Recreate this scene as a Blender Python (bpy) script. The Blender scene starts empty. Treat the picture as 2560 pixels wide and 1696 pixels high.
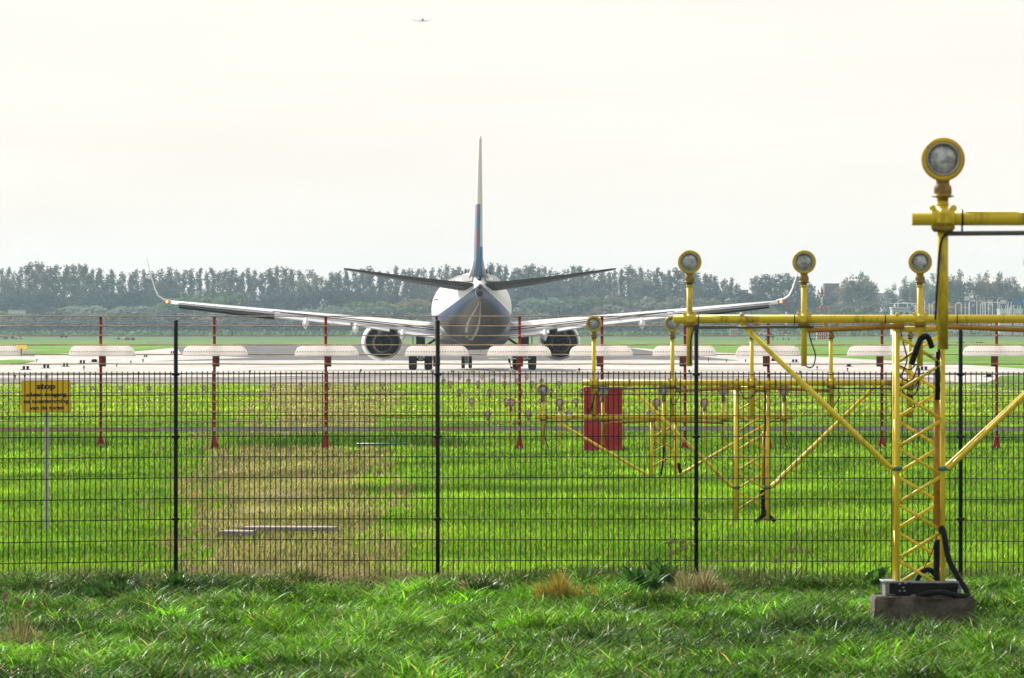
import bpy, math, random
import numpy as np
from mathutils import Vector, Matrix
R = math.radians
random.seed(7); RNG = np.random.default_rng(11)
S = bpy.context.scene
COL = S.collection

# ---------------------------------------------------------------- camera, sky, sun, exposure
F = 19000.0            # focal length in source pixels (picture 2560 wide)
CX, HY, CH = 1280.0, 818.0, 2.38   # principal column, horizon row, camera height
cam_data = bpy.data.cameras.new('camera'); cam = bpy.data.objects.new('camera', cam_data); COL.objects.link(cam)
cam.location = (0, 0, CH); cam.rotation_euler = (R(90), 0, 0)
cam_data.sensor_width = 36; cam_data.lens = 36*F/2560; cam_data.shift_y = -(848-HY)/2560
cam_data.clip_start = 1; cam_data.clip_end = 40000
cam_data.dof.use_dof = True; cam_data.dof.focus_distance = 210; cam_data.dof.aperture_fstop = 26
S.camera = cam
SUN_EL, SUN_AZ = 36, -38      # elevation; azimuth from +Y, negative = left
w = bpy.data.worlds.new('World'); S.world = w; w.use_nodes = True
nt = w.node_tree; nt.nodes.clear()
sky = nt.nodes.new('ShaderNodeTexSky'); sky.sky_type = 'NISHITA'; sky.sun_disc = False
sky.sun_elevation = R(SUN_EL); sky.sun_rotation = R(SUN_AZ); sky.air_density = 1.0; sky.dust_density = 3.0; sky.ozone_density = 1.0
tc = nt.nodes.new('ShaderNodeTexCoord'); mp = nt.nodes.new('ShaderNodeMapping'); mp.inputs['Scale'].default_value = (6, 6, 40)
nz = nt.nodes.new('ShaderNodeTexNoise'); nz.inputs['Scale'].default_value = 2.2; nz.inputs['Detail'].default_value = 5
rp = nt.nodes.new('ShaderNodeValToRGB'); rp.color_ramp.elements[0].position = .3; rp.color_ramp.elements[1].position = .75
rp.color_ramp.elements[0].color = (8.5, 8.05, 7.45, 1); rp.color_ramp.elements[1].color = (9.2, 8.8, 8.25, 1)
mx = nt.nodes.new('ShaderNodeMix'); mx.data_type = 'RGBA'; mx.inputs['Factor'].default_value = .88
bg = nt.nodes.new('ShaderNodeBackground'); bg.inputs['Strength'].default_value = .1
out = nt.nodes.new('ShaderNodeOutputWorld')
L = nt.links.new
L(tc.outputs['Generated'], mp.inputs['Vector']); L(mp.outputs['Vector'], nz.inputs['Vector']); L(nz.outputs['Fac'], rp.inputs['Fac'])
# thin cloud is brightest on the sun's side of the sky and duller behind the camera
sx = nt.nodes.new('ShaderNodeVectorMath'); sx.operation = 'DOT_PRODUCT'; sx.inputs[1].default_value = (math.sin(R(SUN_AZ)), math.cos(R(SUN_AZ)), 0); L(tc.outputs['Generated'], sx.inputs[0])
mr = nt.nodes.new('ShaderNodeMapRange'); mr.inputs['From Min'].default_value = -.6; mr.inputs['From Max'].default_value = .6; mr.inputs['To Min'].default_value = .6; mr.inputs['To Max'].default_value = 1.0; mr.interpolation_type = 'SMOOTHSTEP'; L(sx.outputs['Value'], mr.inputs['Value'])
vm = nt.nodes.new('ShaderNodeVectorMath'); vm.operation = 'SCALE'; L(rp.outputs['Color'], vm.inputs[0]); L(mr.outputs[0], vm.inputs['Scale'])
L(sky.outputs['Color'], mx.inputs['A']); L(vm.outputs[0], mx.inputs['B']); L(mx.outputs['Result'], bg.inputs['Color']); L(bg.outputs['Background'], out.inputs['Surface'])
sl = bpy.data.lights.new('sun', 'SUN'); sl.energy = 5.0; sl.angle = R(.5); sl.color = (1, .95, .86)
so = bpy.data.objects.new('sun', sl); COL.objects.link(so)
sd = Vector((math.sin(R(SUN_AZ))*math.cos(R(SUN_EL)), math.cos(R(SUN_AZ))*math.cos(R(SUN_EL)), math.sin(R(SUN_EL))))
so.rotation_euler = sd.to_track_quat('Z', 'Y').to_euler(); so.location = (0, 0, 60)
S.view_settings.view_transform = 'Standard'; S.view_settings.look = 'None'; S.view_settings.gamma = 1
S.view_settings.exposure = 0.3
S.render.engine = 'CYCLES'
try:
    S.cycles.volume_bounces = 1; S.cycles.max_bounces = 8; S.cycles.transparent_max_bounces = 12
except Exception: pass

# ---------------------------------------------------------------- helpers
def W(px, py, D): return Vector(((px-CX)*D/F, D, CH-(py-HY)*D/F))
def gd(py, z=0.0): return F*(CH-z)/(py-HY)          # distance of the ground seen at row py
def gz(D):                                          # the field's own gentle profile
    return float(np.interp(D, [0, 62, 68, 72, 100, 165, 200, 4000], [-.26, -.24, -.2, -.12, -.12, -.1, -.02, 0]))
def tag(o, label=None, cat=None, group=None, kind=None):
    if label: o['label'] = label
    if cat: o['category'] = cat
    if group: o['group'] = group
    if kind: o['kind'] = kind
    return o
def empty(name, loc, label, cat, group=None, rz=0):
    o = bpy.data.objects.new(name, None); COL.objects.link(o); o.location = loc; o.rotation_euler = (0, 0, rz)
    o.empty_display_size = .1
    return tag(o, label, cat, group)
def copy_tree(o, parent=None):
    c = o.copy(); COL.objects.link(c)
    if parent: c.parent = parent
    for ch in [q for q in KIDS.get(o.name, [])]:
        k = copy_tree(ch, c); KIDS.setdefault(c.name, []).append(k)
    return c
KIDS = {}
class MB:
    def __init__(s): s.v = []; s.f = []; s.sm = []
    def add(s, vs, fs, smooth=False):
        n = len(s.v); s.v += [tuple(p) for p in vs]; s.f += [tuple(n+i for i in f) for f in fs]; s.sm += [smooth]*len(fs); return s
    def box(s, c, d, rot=None, bev=0):
        x, y, z = d[0]/2, d[1]/2, d[2]/2; c = Vector(c)
        if bev:
            b = min(bev, x*.9, y*.9, z*.9); vs = []; 
            ring = lambda X, Y, Z: [(-X+b, -Y, Z), (X-b, -Y, Z), (X, -Y+b, Z), (X, Y-b, Z), (X-b, Y, Z), (-X+b, Y, Z), (-X, Y-b, Z), (-X, -Y+b, Z)]
            rs = [[(p[0]*(1-b/x), p[1]*(1-b/y), -z) for p in ring(x, y, 0)], ring(x, y, -z+b), ring(x, y, z-b), [(p[0]*(1-b/x), p[1]*(1-b/y), z) for p in ring(x, y, 0)]]
            vs = [Vector(p) for r in rs for p in r]
            fs = [tuple(range(7, -1, -1)), tuple(range(24, 32))]
            for k in range(3):
                for i in range(8): j = (i+1) % 8; fs.append((k*8+i, k*8+j, k*8+8+j, k*8+8+i))
        else:
            vs = [Vector((a*x, b_*y, e*z)) for a in (-1, 1) for b_ in (-1, 1) for e in (-1, 1)]
            fs = [(0, 1, 3, 2), (4, 6, 7, 5), (0, 4, 5, 1), (2, 3, 7, 6), (0, 2, 6, 4), (1, 5, 7, 3)]
        if rot is not None: vs = [rot @ v for v in vs]
        return s.add([v+c for v in vs], fs)
    def tube(s, pts, r, n=10, cap=True, smooth=True):
        pts = [Vector(p) for p in pts]; rs = r if isinstance(r, (list, tuple)) else [r]*len(pts)
        vs = []; up = None
        for i, p in enumerate(pts):
            t = (pts[min(i+1, len(pts)-1)]-pts[max(i-1, 0)]).normalized()
            if up is None: up = Vector((0, 0, 1)) if abs(t.z) < .9 else Vector((0, 1, 0))
            a = t.cross(up).normalized(); b = a.cross(t).normalized(); up = b
            for k in range(n):
                q = 2*math.pi*(k+.5)/n; vs.append(p+(a*math.cos(q)+b*math.sin(q))*rs[i])
        fs = []
        for i in range(len(pts)-1):
            for k in range(n): j = (k+1) % n; fs.append((i*n+k, i*n+j, i*n+n+j, i*n+n+k))
        s.add(vs, fs, smooth)
        if cap:
            m = len(s.v)-len(vs); s.f += [tuple(m+k for k in range(n-1, -1, -1)), tuple(m+(len(pts)-1)*n+k for k in range(n))]; s.sm += [False, False]
        return s
    def lathe(s, prof, o=(0, 0, 0), axis='z', n=24, smooth=True):
        o = Vector(o); vs = []
        for (r, h) in prof:
            for k in range(n):
                a = 2*math.pi*k/n; c, d = r*math.cos(a), r*math.sin(a)
                vs.append(o+(Vector((c, d, h)) if axis == 'z' else Vector((c, h, d)) if axis == 'y' else Vector((h, c, d))))
        fs = []
        for i in range(len(prof)-1):
            for k in range(n): j = (k+1) % n; fs.append((i*n+k, i*n+j, i*n+n+j, i*n+n+k))
        return s.add(vs, fs, smooth)
    def loft(s, rings, cap=True, smooth=True):
        n = len(rings[0]); vs = [p for r in rings for p in r]; fs = []
        for i in range(len(rings)-1):
            for k in range(n): j = (k+1) % n; fs.append((i*n+k, i*n+j, i*n+n+j, i*n+n+k))
        m = len(s.v); s.add(vs, fs, smooth)
        if cap: s.f += [tuple(m+k for k in range(n-1, -1, -1)), tuple(m+(len(rings)-1)*n+k for k in range(n))]; s.sm += [False, False]
        return s
    def prism(s, pts, d, axis='y', o=(0, 0, 0)):       # polygon (a,b) extruded by d along axis, centred
        o = Vector(o); f3 = {'y': lambda a, b, t: Vector((a, t, b)), 'x': lambda a, b, t: Vector((t, a, b)), 'z': lambda a, b, t: Vector((a, b, t))}[axis]
        n = len(pts); vs = [o+f3(a, b, -d/2) for a, b in pts]+[o+f3(a, b, d/2) for a, b in pts]
        fs = [tuple(range(n-1, -1, -1)), tuple(range(n, 2*n))]+[(i, (i+1) % n, n+(i+1) % n, n+i) for i in range(n)]
        return s.add(vs, fs)
    def build(s, name, mat, parent=None, loc=None, kind=None, label=None):
        me = bpy.data.meshes.new(name); me.from_pydata(s.v, [], s.f); me.materials.append(mat)
        me.polygons.foreach_set('use_smooth', s.sm); me.update()
        bm = __import__('bmesh').new(); bm.from_mesh(me); __import__('bmesh').ops.recalc_face_normals(bm, faces=bm.faces); bm.to_mesh(me); bm.free()
        o = bpy.data.objects.new(name, me); COL.objects.link(o)
        if loc is not None: o.location = loc
        if parent is not None: o.parent = parent; KIDS.setdefault(parent.name, []).append(o)
        if kind: o['kind'] = kind
        if label: o['label'] = label
        return o

# ---------------------------------------------------------------- materials
def mat(name, col, rough=.6, metal=0, noise=None, bump=None, spec=.5, emit=None, stripes=None, trans=0, coat=0):
    m = bpy.data.materials.new(name); m.use_nodes = True; n = m.node_tree; p = n.nodes['Principled BSDF']
    p.inputs['Base Color'].default_value = (*col, 1); p.inputs['Roughness'].default_value = rough; p.inputs['Metallic'].default_value = metal
    p.inputs['Specular IOR Level'].default_value = spec; p.inputs['Transmission Weight'].default_value = trans; p.inputs['Coat Weight'].default_value = coat
    co = n.nodes.new('ShaderNodeTexCoord')
    if noise:   # (scale, colour2, contrast low, high[, vector scale])
        mpp = n.nodes.new('ShaderNodeMapping'); n.links.new(co.outputs['Object'], mpp.inputs['Vector'])
        if len(noise) > 4: mpp.inputs['Scale'].default_value = noise[4]
        t = n.nodes.new('ShaderNodeTexNoise'); t.inputs['Scale'].default_value = noise[0]; t.inputs['Detail'].default_value = 6; t.inputs['Roughness'].default_value = .65
        r = n.nodes.new('ShaderNodeValToRGB'); r.color_ramp.elements[0].position = noise[2]; r.color_ramp.elements[1].position = noise[3]
        r.color_ramp.elements[0].color = (*noise[1], 1); r.color_ramp.elements[1].color = (*col, 1)
        n.links.new(mpp.outputs['Vector'], t.inputs['Vector']); n.links.new(t.outputs['Fac'], r.inputs['Fac']); n.links.new(r.outputs['Color'], p.inputs['Base Color'])
    if bump:
        t = n.nodes.new('ShaderNodeTexNoise'); t.inputs['Scale'].default_value = bump[0]; t.inputs['Detail'].default_value = 5
        n.links.new(co.outputs['Object'], t.inputs['Vector'])
        b = n.nodes.new('ShaderNodeBump'); b.inputs['Strength'].default_value = bump[1]; b.inputs['Distance'].default_value = bump[2]
        n.links.new(t.outputs['Fac'], b.inputs['Height']); n.links.new(b.outputs['Normal'], p.inputs['Normal'])
    if emit: p.inputs['Emission Color'].default_value = (*emit[0], 1); p.inputs['Emission Strength'].default_value = emit[1]
    return m
M = {}
M['yellow'] = mat('yellow_paint', (.86, .66, .03), .45, noise=(9, (.27, .18, .02), .3, .45, (1, 1, .25)), bump=(60, .2, .002))
M['yellow_dark'] = mat('ochre_cast_metal', (.36, .23, .025), .5, noise=(22, (.12, .08, .02), .35, .6))
M['rim'] = mat('yellow_lamp_rim', (.85, .58, .04), .45, noise=(15, (.66, .43, .03), .3, .6))
M['orange'] = mat('orange_tube', (.5, .25, .015), .4, noise=(7, (.3, .14, .01), .3, .55))
M['glass'] = mat('lamp_glass', (.72, .76, .78), .28, .2, noise=(20, (.28, .30, .30), .38, .62), bump=(14, .5, .02), spec=.8)
M['glass_bright'] = mat('clear_lamp_glass', (.82, .86, .90), .25, .0, noise=(30, (.35, .38, .4), .38, .6))
M['steel'] = mat('galvanised_steel', (.42, .44, .45), .4, .6, noise=(12, (.28, .3, .31), .35, .6))
M['teal'] = mat('teal_clamp', (.05, .25, .22), .4, noise=(30, (.02, .12, .1), .3, .6))
M['black'] = mat('black_rubber', (.004, .004, .005), .5, noise=(20, (.007, .007, .007), .3, .6), spec=.2)
M['cable'] = mat('cable', (.02, .02, .02), .55, spec=.25)
M['conduit'] = mat('grey_conduit', (.12, .12, .115), .5, noise=(10, (.08, .08, .08), .3, .6))
M['fence'] = mat('dark_fence_coating', (.006, .013, .011), .6, spec=.15)
M['post'] = mat('black_post_coating', (.005, .008, .011), .55, spec=.3)
M['red'] = mat('red_paint', (.52, .018, .012), .5, noise=(6, (.33, .012, .01), .35, .6))
M['redbox'] = mat('red_cabinet_paint', (.60, .035, .025), .5, noise=(3.5, (.40, .02, .015), .3, .65, (1, 1, 3)), bump=(25, .15, .004))
M['reddark'] = mat('dark_red_seam', (.16, .008, .01), .6)
M['wire'] = mat('beige_wire_sleeve', (.66, .48, .30), .5, noise=(8, (.42, .28, .16), .3, .6))
M['clamp_w'] = mat('white_insulator', (.6, .6, .58), .4)
M['boxbrown'] = mat('brown_box', (.16, .1, .06), .6, noise=(20, (.09, .06, .04), .3, .6))
M['woodboard'] = mat('weathered_wood', (.60, .44, .27), .8, noise=(5, (.38, .26, .15), .3, .7, (.4, 1, 8)))
M['greyboard'] = mat('grey_concrete_board', (.62, .60, .55), .85, noise=(6, (.34, .32, .28), .3, .7))
M['plastic'] = mat('white_plastic', (.82, .77, .75), .35, noise=(4, (.74, .68, .66), .3, .6))
M['slot'] = mat('slot_dark', (.42, .39, .39), .6)
M['concrete'] = mat('old_concrete_block', (.15, .125, .10), .9, noise=(7, (.02, .017, .014), .3, .62), bump=(26, .9, .02))
M['pale'] = mat('pale_concrete', (.42, .38, .33), .9, noise=(10, (.25, .22, .18), .3, .6))
M['sign'] = mat('sign_yellow', (1, .64, .0), .45, noise=(3, (.96, .60, .0), .3, .6))
M['signedge'] = mat('sign_edge', (.5, .42, .1), .4)
M['ink'] = mat('sign_black', (.012, .01, .008), .5)
M['galv'] = mat('galvanised_post', (.6, .64, .64), .45, .1, noise=(14, (.42, .46, .47), .3, .6))
M['white'] = mat('white_paint', (.8, .8, .8), .3, noise=(1.5, (.72, .73, .74), .3, .6), coat=.3)
M['wing'] = mat('wing_grey_paint', (.72, .74, .78), .28, noise=(2.2, (.6, .63, .67), .3, .6), coat=.3)
M['planegrey'] = mat('aircraft_grey', (.13, .135, .145), .4, noise=(2, (.09, .095, .1), .3, .6))
M['darkseam'] = mat('dark_seam', (.02, .02, .025), .6)
M['under'] = mat('aileron_shade', (.008, .009, .011), .7, noise=(3, (.005, .005, .006), .3, .6), spec=.1)  # shade at the wing's rear edge, put into the aileron's colour
M['stab'] = mat('stabiliser_grey', (.07, .073, .08), .5, noise=(3, (.045, .047, .052), .3, .6), spec=.15)
M['tyre'] = mat('tyre', (.004, .005, .007), .9, spec=.08)
M['nacelle'] = mat('nacelle_white', (.74, .74, .74), .3, noise=(2.5, (.6, .6, .62), .3, .6), coat=.2)
M['shaded_metal'] = mat('dark_shaded_metal', (.006, .007, .009), .6, 0, spec=.25)  # dark metal; the shade inside the engines is put into this black
M['beige'] = mat('exhaust_beige', (.22, .17, .12), .5, .4, noise=(8, (.08, .06, .05), .3, .6))
M['blue'] = mat('livery_blue', (.035, .14, .36), .35, noise=(2, (.03, .115, .3), .3, .6))
M['livery_red'] = mat('livery_red', (.5, .03, .03), .4)
M['stripe'] = mat('livery_light_grey', (.36, .35, .33), .4)
M['navlight'] = mat('wingtip_light', (1, .3, .1), .3, emit=((1, .2, .04), 4))
M['beacon'] = mat('orange_beacon', (1, .2, .02), .3, emit=((1, .11, .01), 3.2))
M['roadsign'] = mat('motorway_blue', (.03, .1, .4), .4)
M['signwhite'] = mat('sign_white', (.7, .7, .7), .5)
M['mastwhite'] = mat('mast_white', (.75, .75, .75), .5)
M['mastred'] = mat('mast_red', (.4, .03, .03), .5)
M['building'] = mat('pale_building', (.5, .52, .55), .7, noise=(.2, (.42, .44, .47), .3, .6))
M['building_dark'] = mat('dark_building', (.12, .13, .14), .7)
M['brick'] = mat('brown_roof', (.25, .16, .1), .8)
M['window'] = mat('dark_window', (.05, .06, .07), .15)
M['car_white'] = mat('car_white', (.7, .7, .7), .3, coat=.5); M['car_red'] = mat('car_red', (.3, .03, .03), .3, coat=.5)
M['car_dark'] = mat('car_dark', (.03, .04, .06), .3, coat=.5); M['tan'] = mat('tan_canvas', (.3, .2, .1), .7)
M['flower'] = mat('yellow_petals', (.8, .65, .02), .5)

# fuselage livery: white crown, blue swept band, grey belly, all in the aircraft's own coordinates
def livery():
    m = bpy.data.materials.new('fuselage_livery'); m.use_nodes = True; n = m.node_tree; p = n.nodes['Principled BSDF']
    p.inputs['Roughness'].default_value = .3; p.inputs['Coat Weight'].default_value = .0; p.inputs['Specular IOR Level'].default_value = .06
    co = n.nodes.new('ShaderNodeTexCoord'); sp = n.nodes.new('ShaderNodeSeparateXYZ'); n.links.new(co.outputs['Object'], sp.inputs['Vector'])
    def math_(op, a, b=None):
        q = n.nodes.new('ShaderNodeMath'); q.operation = op
        for i, x in enumerate((a, b)):
            if x is None: continue
            if isinstance(x, (int, float)): q.inputs[i].default_value = x
            else: n.links.new(x, q.inputs[i])
        return q.outputs[0]
    ax = math_('ABSOLUTE', sp.outputs['X'])
    up = math_('SUBTRACT', 4.62, math_('MULTIPLY', ax, .80)); lo = math_('SUBTRACT', 4.20, math_('MULTIPLY', ax, .98))
    up = math_('MAXIMUM', up, 2.95); lo = math_('MAXIMUM', lo, 2.75)
    isb = math_('LESS_THAN', sp.outputs['Z'], up); isg = math_('LESS_THAN', sp.outputs['Z'], lo)
    nz = n.nodes.new('ShaderNodeTexNoise'); nz.inputs['Scale'].default_value = 1.5; nz.inputs['Detail'].default_value = 6; n.links.new(co.outputs['Object'], nz.inputs['Vector'])
    def mixc(f, a, b):
        q = n.nodes.new('ShaderNodeMix'); q.data_type = 'RGBA'
        n.links.new(f, q.inputs['Factor'])
        for k, x in (('A', a), ('B', b)):
            if isinstance(x, tuple): q.inputs[k].default_value = (*x, 1)
            else: n.links.new(x, q.inputs[k])
        return q.outputs['Result']
    white = mixc(nz.outputs['Fac'], (.74, .75, .77), (.84, .84, .84)); grey = mixc(nz.outputs['Fac'], (.03, .03, .03), (.10, .097, .092)); blue = mixc(nz.outputs['Fac'], (.0, .045, .16), (.0, .075, .24))
    n.links.new(mixc(isg, mixc(isb, white, blue), grey), p.inputs['Base Color'])
    return m
M['livery'] = livery()
def finmat():
    m = bpy.data.materials.new('fin_livery'); m.use_nodes = True; n = m.node_tree; p = n.nodes['Principled BSDF']; p.inputs['Roughness'].default_value = .4
    co = n.nodes.new('ShaderNodeTexCoord'); sp = n.nodes.new('ShaderNodeSeparateXYZ'); n.links.new(co.outputs['Object'], sp.inputs['Vector'])
    a = n.nodes.new('ShaderNodeMath'); a.operation = 'GREATER_THAN'; n.links.new(sp.outputs['Z'], a.inputs[0]); a.inputs[1].default_value = 8.85
    b = n.nodes.new('ShaderNodeMath'); b.operation = 'GREATER_THAN'; n.links.new(sp.outputs['X'], b.inputs[0]); b.inputs[1].default_value = .03
    c = n.nodes.new('ShaderNodeMath'); c.operation = 'GREATER_THAN'; n.links.new(sp.outputs['Z'], c.inputs[0]); c.inputs[1].default_value = 6.6
    d = n.nodes.new('ShaderNodeMath'); d.operation = 'MULTIPLY'; n.links.new(b.outputs[0], d.inputs[0]); n.links.new(c.outputs[0], d.inputs[1])
    e = n.nodes.new('ShaderNodeMath'); e.operation = 'MAXIMUM'; n.links.new(a.outputs[0], e.inputs[0]); n.links.new(d.outputs[0], e.inputs[1])
    q = n.nodes.new('ShaderNodeMix'); q.data_type = 'RGBA'; n.links.new(e.outputs[0], q.inputs['Factor']); q.inputs['A'].default_value = (.10, .22, .40, 1); q.inputs['B'].default_value = (.72, .72, .70, 1)
    n.links.new(q.outputs['Result'], p.inputs['Base Color']); return m
M['fin'] = finmat()
def leafmat(name, attr=True, col=(.06, .12, .03), transl=.5, rough=.5, var=.3, spec=.4):
    m = bpy.data.materials.new(name); m.use_nodes = True; n = m.node_tree; n.nodes.clear()
    o = n.nodes.new('ShaderNodeOutputMaterial'); p = n.nodes.new('ShaderNodeBsdfPrincipled'); t = n.nodes.new('ShaderNodeBsdfTranslucent'); x = n.nodes.new('ShaderNodeMixShader')
    x.inputs[0].default_value = transl; p.inputs['Roughness'].default_value = rough; p.inputs['Specular IOR Level'].default_value = spec
    if attr:
        a = n.nodes.new('ShaderNodeAttribute'); a.attribute_name = 'col'; src = a.outputs['Color']
    else:
        oi = n.nodes.new('ShaderNodeObjectInfo'); r = n.nodes.new('ShaderNodeValToRGB')
        r.color_ramp.elements[0].color = (*[c*(1-var) for c in col], 1); r.color_ramp.elements[1].color = (*[min(1, c*(1+var)) for c in col], 1); n.links.new(oi.outputs['Random'], r.inputs['Fac'])
        src = r.outputs['Color']
    h = n.nodes.new('ShaderNodeHueSaturation'); h.inputs['Hue'].default_value = .485; h.inputs['Value'].default_value = 1.35; n.links.new(src, h.inputs['Color'])
    n.links.new(src, p.inputs['Base Color']); n.links.new(h.outputs['Color'], t.inputs['Color'])
    n.links.new(p.outputs[0], x.inputs[1]); n.links.new(t.outputs[0], x.inputs[2]); n.links.new(x.outputs[0], o.inputs[0]); return m
M['grass'] = leafmat('grass_blades', True, transl=.36, rough=.38, spec=.14)
M['grass_far'] = leafmat('far_grass_blades', True, transl=.58, rough=.7, spec=.1)
ORD = ['first', 'second', 'third', 'fourth', 'fifth', 'sixth', 'seventh', 'eighth', 'ninth', 'tenth', 'eleventh', 'twelfth', 'thirteenth', 'fourteenth', 'fifteenth', 'sixteenth', 'seventeenth', 'eighteenth', 'nineteenth', 'twentieth']+['twenty-'+q for q in ('first', 'second', 'third', 'fourth', 'fifth', 'sixth', 'seventh', 'eighth', 'ninth')]
# ---------------------------------------------------------------- ground, runway, taxiway
def groundmat():
    m = bpy.data.materials.new('field_ground'); m.use_nodes = True; n = m.node_tree; p = n.nodes['Principled BSDF']; p.inputs['Roughness'].default_value = .95; p.inputs['Specular IOR Level'].default_value = .1
    g = n.nodes.new('ShaderNodeNewGeometry'); mp_ = n.nodes.new('ShaderNodeMapping'); n.links.new(g.outputs['Position'], mp_.inputs['Vector']); mp_.inputs['Scale'].default_value = (.12, .012, 1)
    t = n.nodes.new('ShaderNodeTexNoise'); t.inputs['Scale'].default_value = 1; t.inputs['Detail'].default_value = 8; t.inputs['Roughness'].default_value = .7; n.links.new(mp_.outputs['Vector'], t.inputs['Vector'])
    r = n.nodes.new('ShaderNodeValToRGB'); e = r.color_ramp.elements; e[0].position = .3; e[0].color = (.05, .13, .01, 1); e[1].position = .62; e[1].color = (.16, .32, .02, 1)
    n.links.new(t.outputs['Fac'], r.inputs['Fac'])
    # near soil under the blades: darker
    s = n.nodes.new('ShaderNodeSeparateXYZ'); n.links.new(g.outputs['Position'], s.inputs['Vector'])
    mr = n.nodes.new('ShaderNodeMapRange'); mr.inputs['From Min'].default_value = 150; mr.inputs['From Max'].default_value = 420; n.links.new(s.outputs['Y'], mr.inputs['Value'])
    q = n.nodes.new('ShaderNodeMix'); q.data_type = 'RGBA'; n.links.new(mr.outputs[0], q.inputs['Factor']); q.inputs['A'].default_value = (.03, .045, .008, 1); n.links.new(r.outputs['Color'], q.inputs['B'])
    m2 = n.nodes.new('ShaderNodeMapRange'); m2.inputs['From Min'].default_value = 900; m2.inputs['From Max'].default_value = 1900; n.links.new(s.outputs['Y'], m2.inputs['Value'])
    q2 = n.nodes.new('ShaderNodeMix'); q2.data_type = 'RGBA'; n.links.new(m2.outputs[0], q2.inputs['Factor']); n.links.new(q.outputs['Result'], q2.inputs['A']); q2.inputs['B'].default_value = (.06, .095, .06, 1)  # far field turns grey-teal with distance: haze mixed into its colour
    n.links.new(q2.outputs['Result'], p.inputs['Base Color']); return m
M['ground'] = groundmat()
ys = sorted(set([-20, 20, 45]+list(np.arange(50, 80, 1.0))+[85, 100, 130, 165, 185, 200, 260, 400, 700, 1200, 2000, 2600, 4000]))
xs = [-1500, -600, -200, -60, -25]+list(np.arange(-12, 12.1, 1.0))+[25, 60, 200, 600, 1500]
def lump(x, y):
    if 48 < y < 74 and abs(x) < 13: return .05*math.sin(x*1.3+y*.7)*math.sin(y*.9-x*.4)+.03*math.sin(x*3.1+1)*math.sin(y*2.1)
    return 0
g = MB(); nx = len(xs)
g.add([(x, y, gz(y)+lump(x, y)-.0) for y in ys for x in xs], [(j*nx+i, j*nx+i+1, (j+1)*nx+i+1, (j+1)*nx+i) for j in range(len(ys)-1) for i in range(nx-1)], True)
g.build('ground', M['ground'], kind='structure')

def pavemat(name, c1, c2, rough, sc=(.25, .02, 1), spec=.5):
    m = bpy.data.materials.new(name); m.use_nodes = True; n = m.node_tree; p = n.nodes['Principled BSDF']; p.inputs['Specular IOR Level'].default_value = spec
    g = n.nodes.new('ShaderNodeNewGeometry'); mp_ = n.nodes.new('ShaderNodeMapping'); n.links.new(g.outputs['Position'], mp_.inputs['Vector']); mp_.inputs['Scale'].default_value = sc
    t = n.nodes.new('ShaderNodeTexNoise'); t.inputs['Scale'].default_value = 1; t.inputs['Detail'].default_value = 8; t.inputs['Roughness'].default_value = .7; n.links.new(mp_.outputs['Vector'], t.inputs['Vector'])
    r = n.nodes.new('ShaderNodeValToRGB'); e = r.color_ramp.elements; e[0].position = .35; e[0].color = (*c1, 1); e[1].position = .65; e[1].color = (*c2, 1); n.links.new(t.outputs['Fac'], r.inputs['Fac']); n.links.new(r.outputs['Color'], p.inputs['Base Color'])
    p.inputs['Roughness'].default_value = rough; return m
M['concrete_road'] = pavemat('pale_concrete_pavement', (.34, .325, .30), (.56, .54, .51), .5)
M['asphalt_reflection'] = pavemat('asphalt_with_tree_reflection', (.06, .06, .064), (.13, .13, .135), .85, spec=.2)
M['shoulder'] = pavemat('worn_asphalt_shoulder', (.17, .15, .14), (.36, .32, .3), .8, (.3, .12, 1), spec=.2)
M['tar'] = pavemat('tar_band', (.03, .03, .03), (.3, .28, .26), .8, (.6, .35, 1), spec=.2)
def sheet(name, pts, z, m, kind='structure', label=None):        # outline given where the picture shows it, laid on the ground
    vs = []
    for (px, py) in pts:
        D = gd(py, z); vs.append(((px-CX)*D/F, D, z))
    b = MB(); b.add(vs, [tuple(range(len(vs)))]); o = b.build(name, m, kind=kind); return o
# apron and taxiway of pale concrete, from the shoulder to the far grass
sheet('taxiway', [(-400, 962), (-400, 893), (0, 886), (120, 886), (340, 879), (420, 871), (470, 866.5), (1500, 866.5), (1600, 871), (1700, 878), (1900, 886), (2060, 893), (2250, 903), (2420, 913), (2560, 922), (3200, 945), (3200, 1010), (2560, 983), (2400, 975), (2260, 966), (1900, 962), (1300, 957)], .02, M['concrete_road'])
sheet('shoulder', [(-400, 978), (-400, 945), (640, 943), (1280, 938), (2000, 941), (2330, 944), (2500, 975), (2260, 966), (1900, 962), (1600, 957), (1150, 957), (940, 962), (640, 964), (200, 967), (0, 971)], .026, M['shoulder'])
sheet('tar_seam', [(-400, 955), (-400, 947), (0, 947.5), (640, 942), (900, 937), (1280, 935), (2000, 941), (2330, 944), (2330, 948), (2000, 946.5), (1280, 944), (900, 946), (640, 950), (0, 953)], .032, M['tar'])
sheet('runway', [(380, 903), (640, 894), (455, 887), (440, 868), (600, 860), (1500, 860), (1640, 880), (1850, 902), (1600, 899), (1350, 902), (700, 900)], .032, M['asphalt_reflection'])  # dark asphalt; its near strip paints in the reflection of the trees
def isle(name, pts, z=.05):
    return sheet(name, pts, z, M['ground'])
isle('grass_island', [(-50, 913), (-50, 903), (40, 899), (90, 902), (60, 908)])
isle('grass_island', [(2455, 972), (2440, 966), (2480, 952), (2500, 940), (2560, 938), (2700, 940), (2700, 978)])

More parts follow.
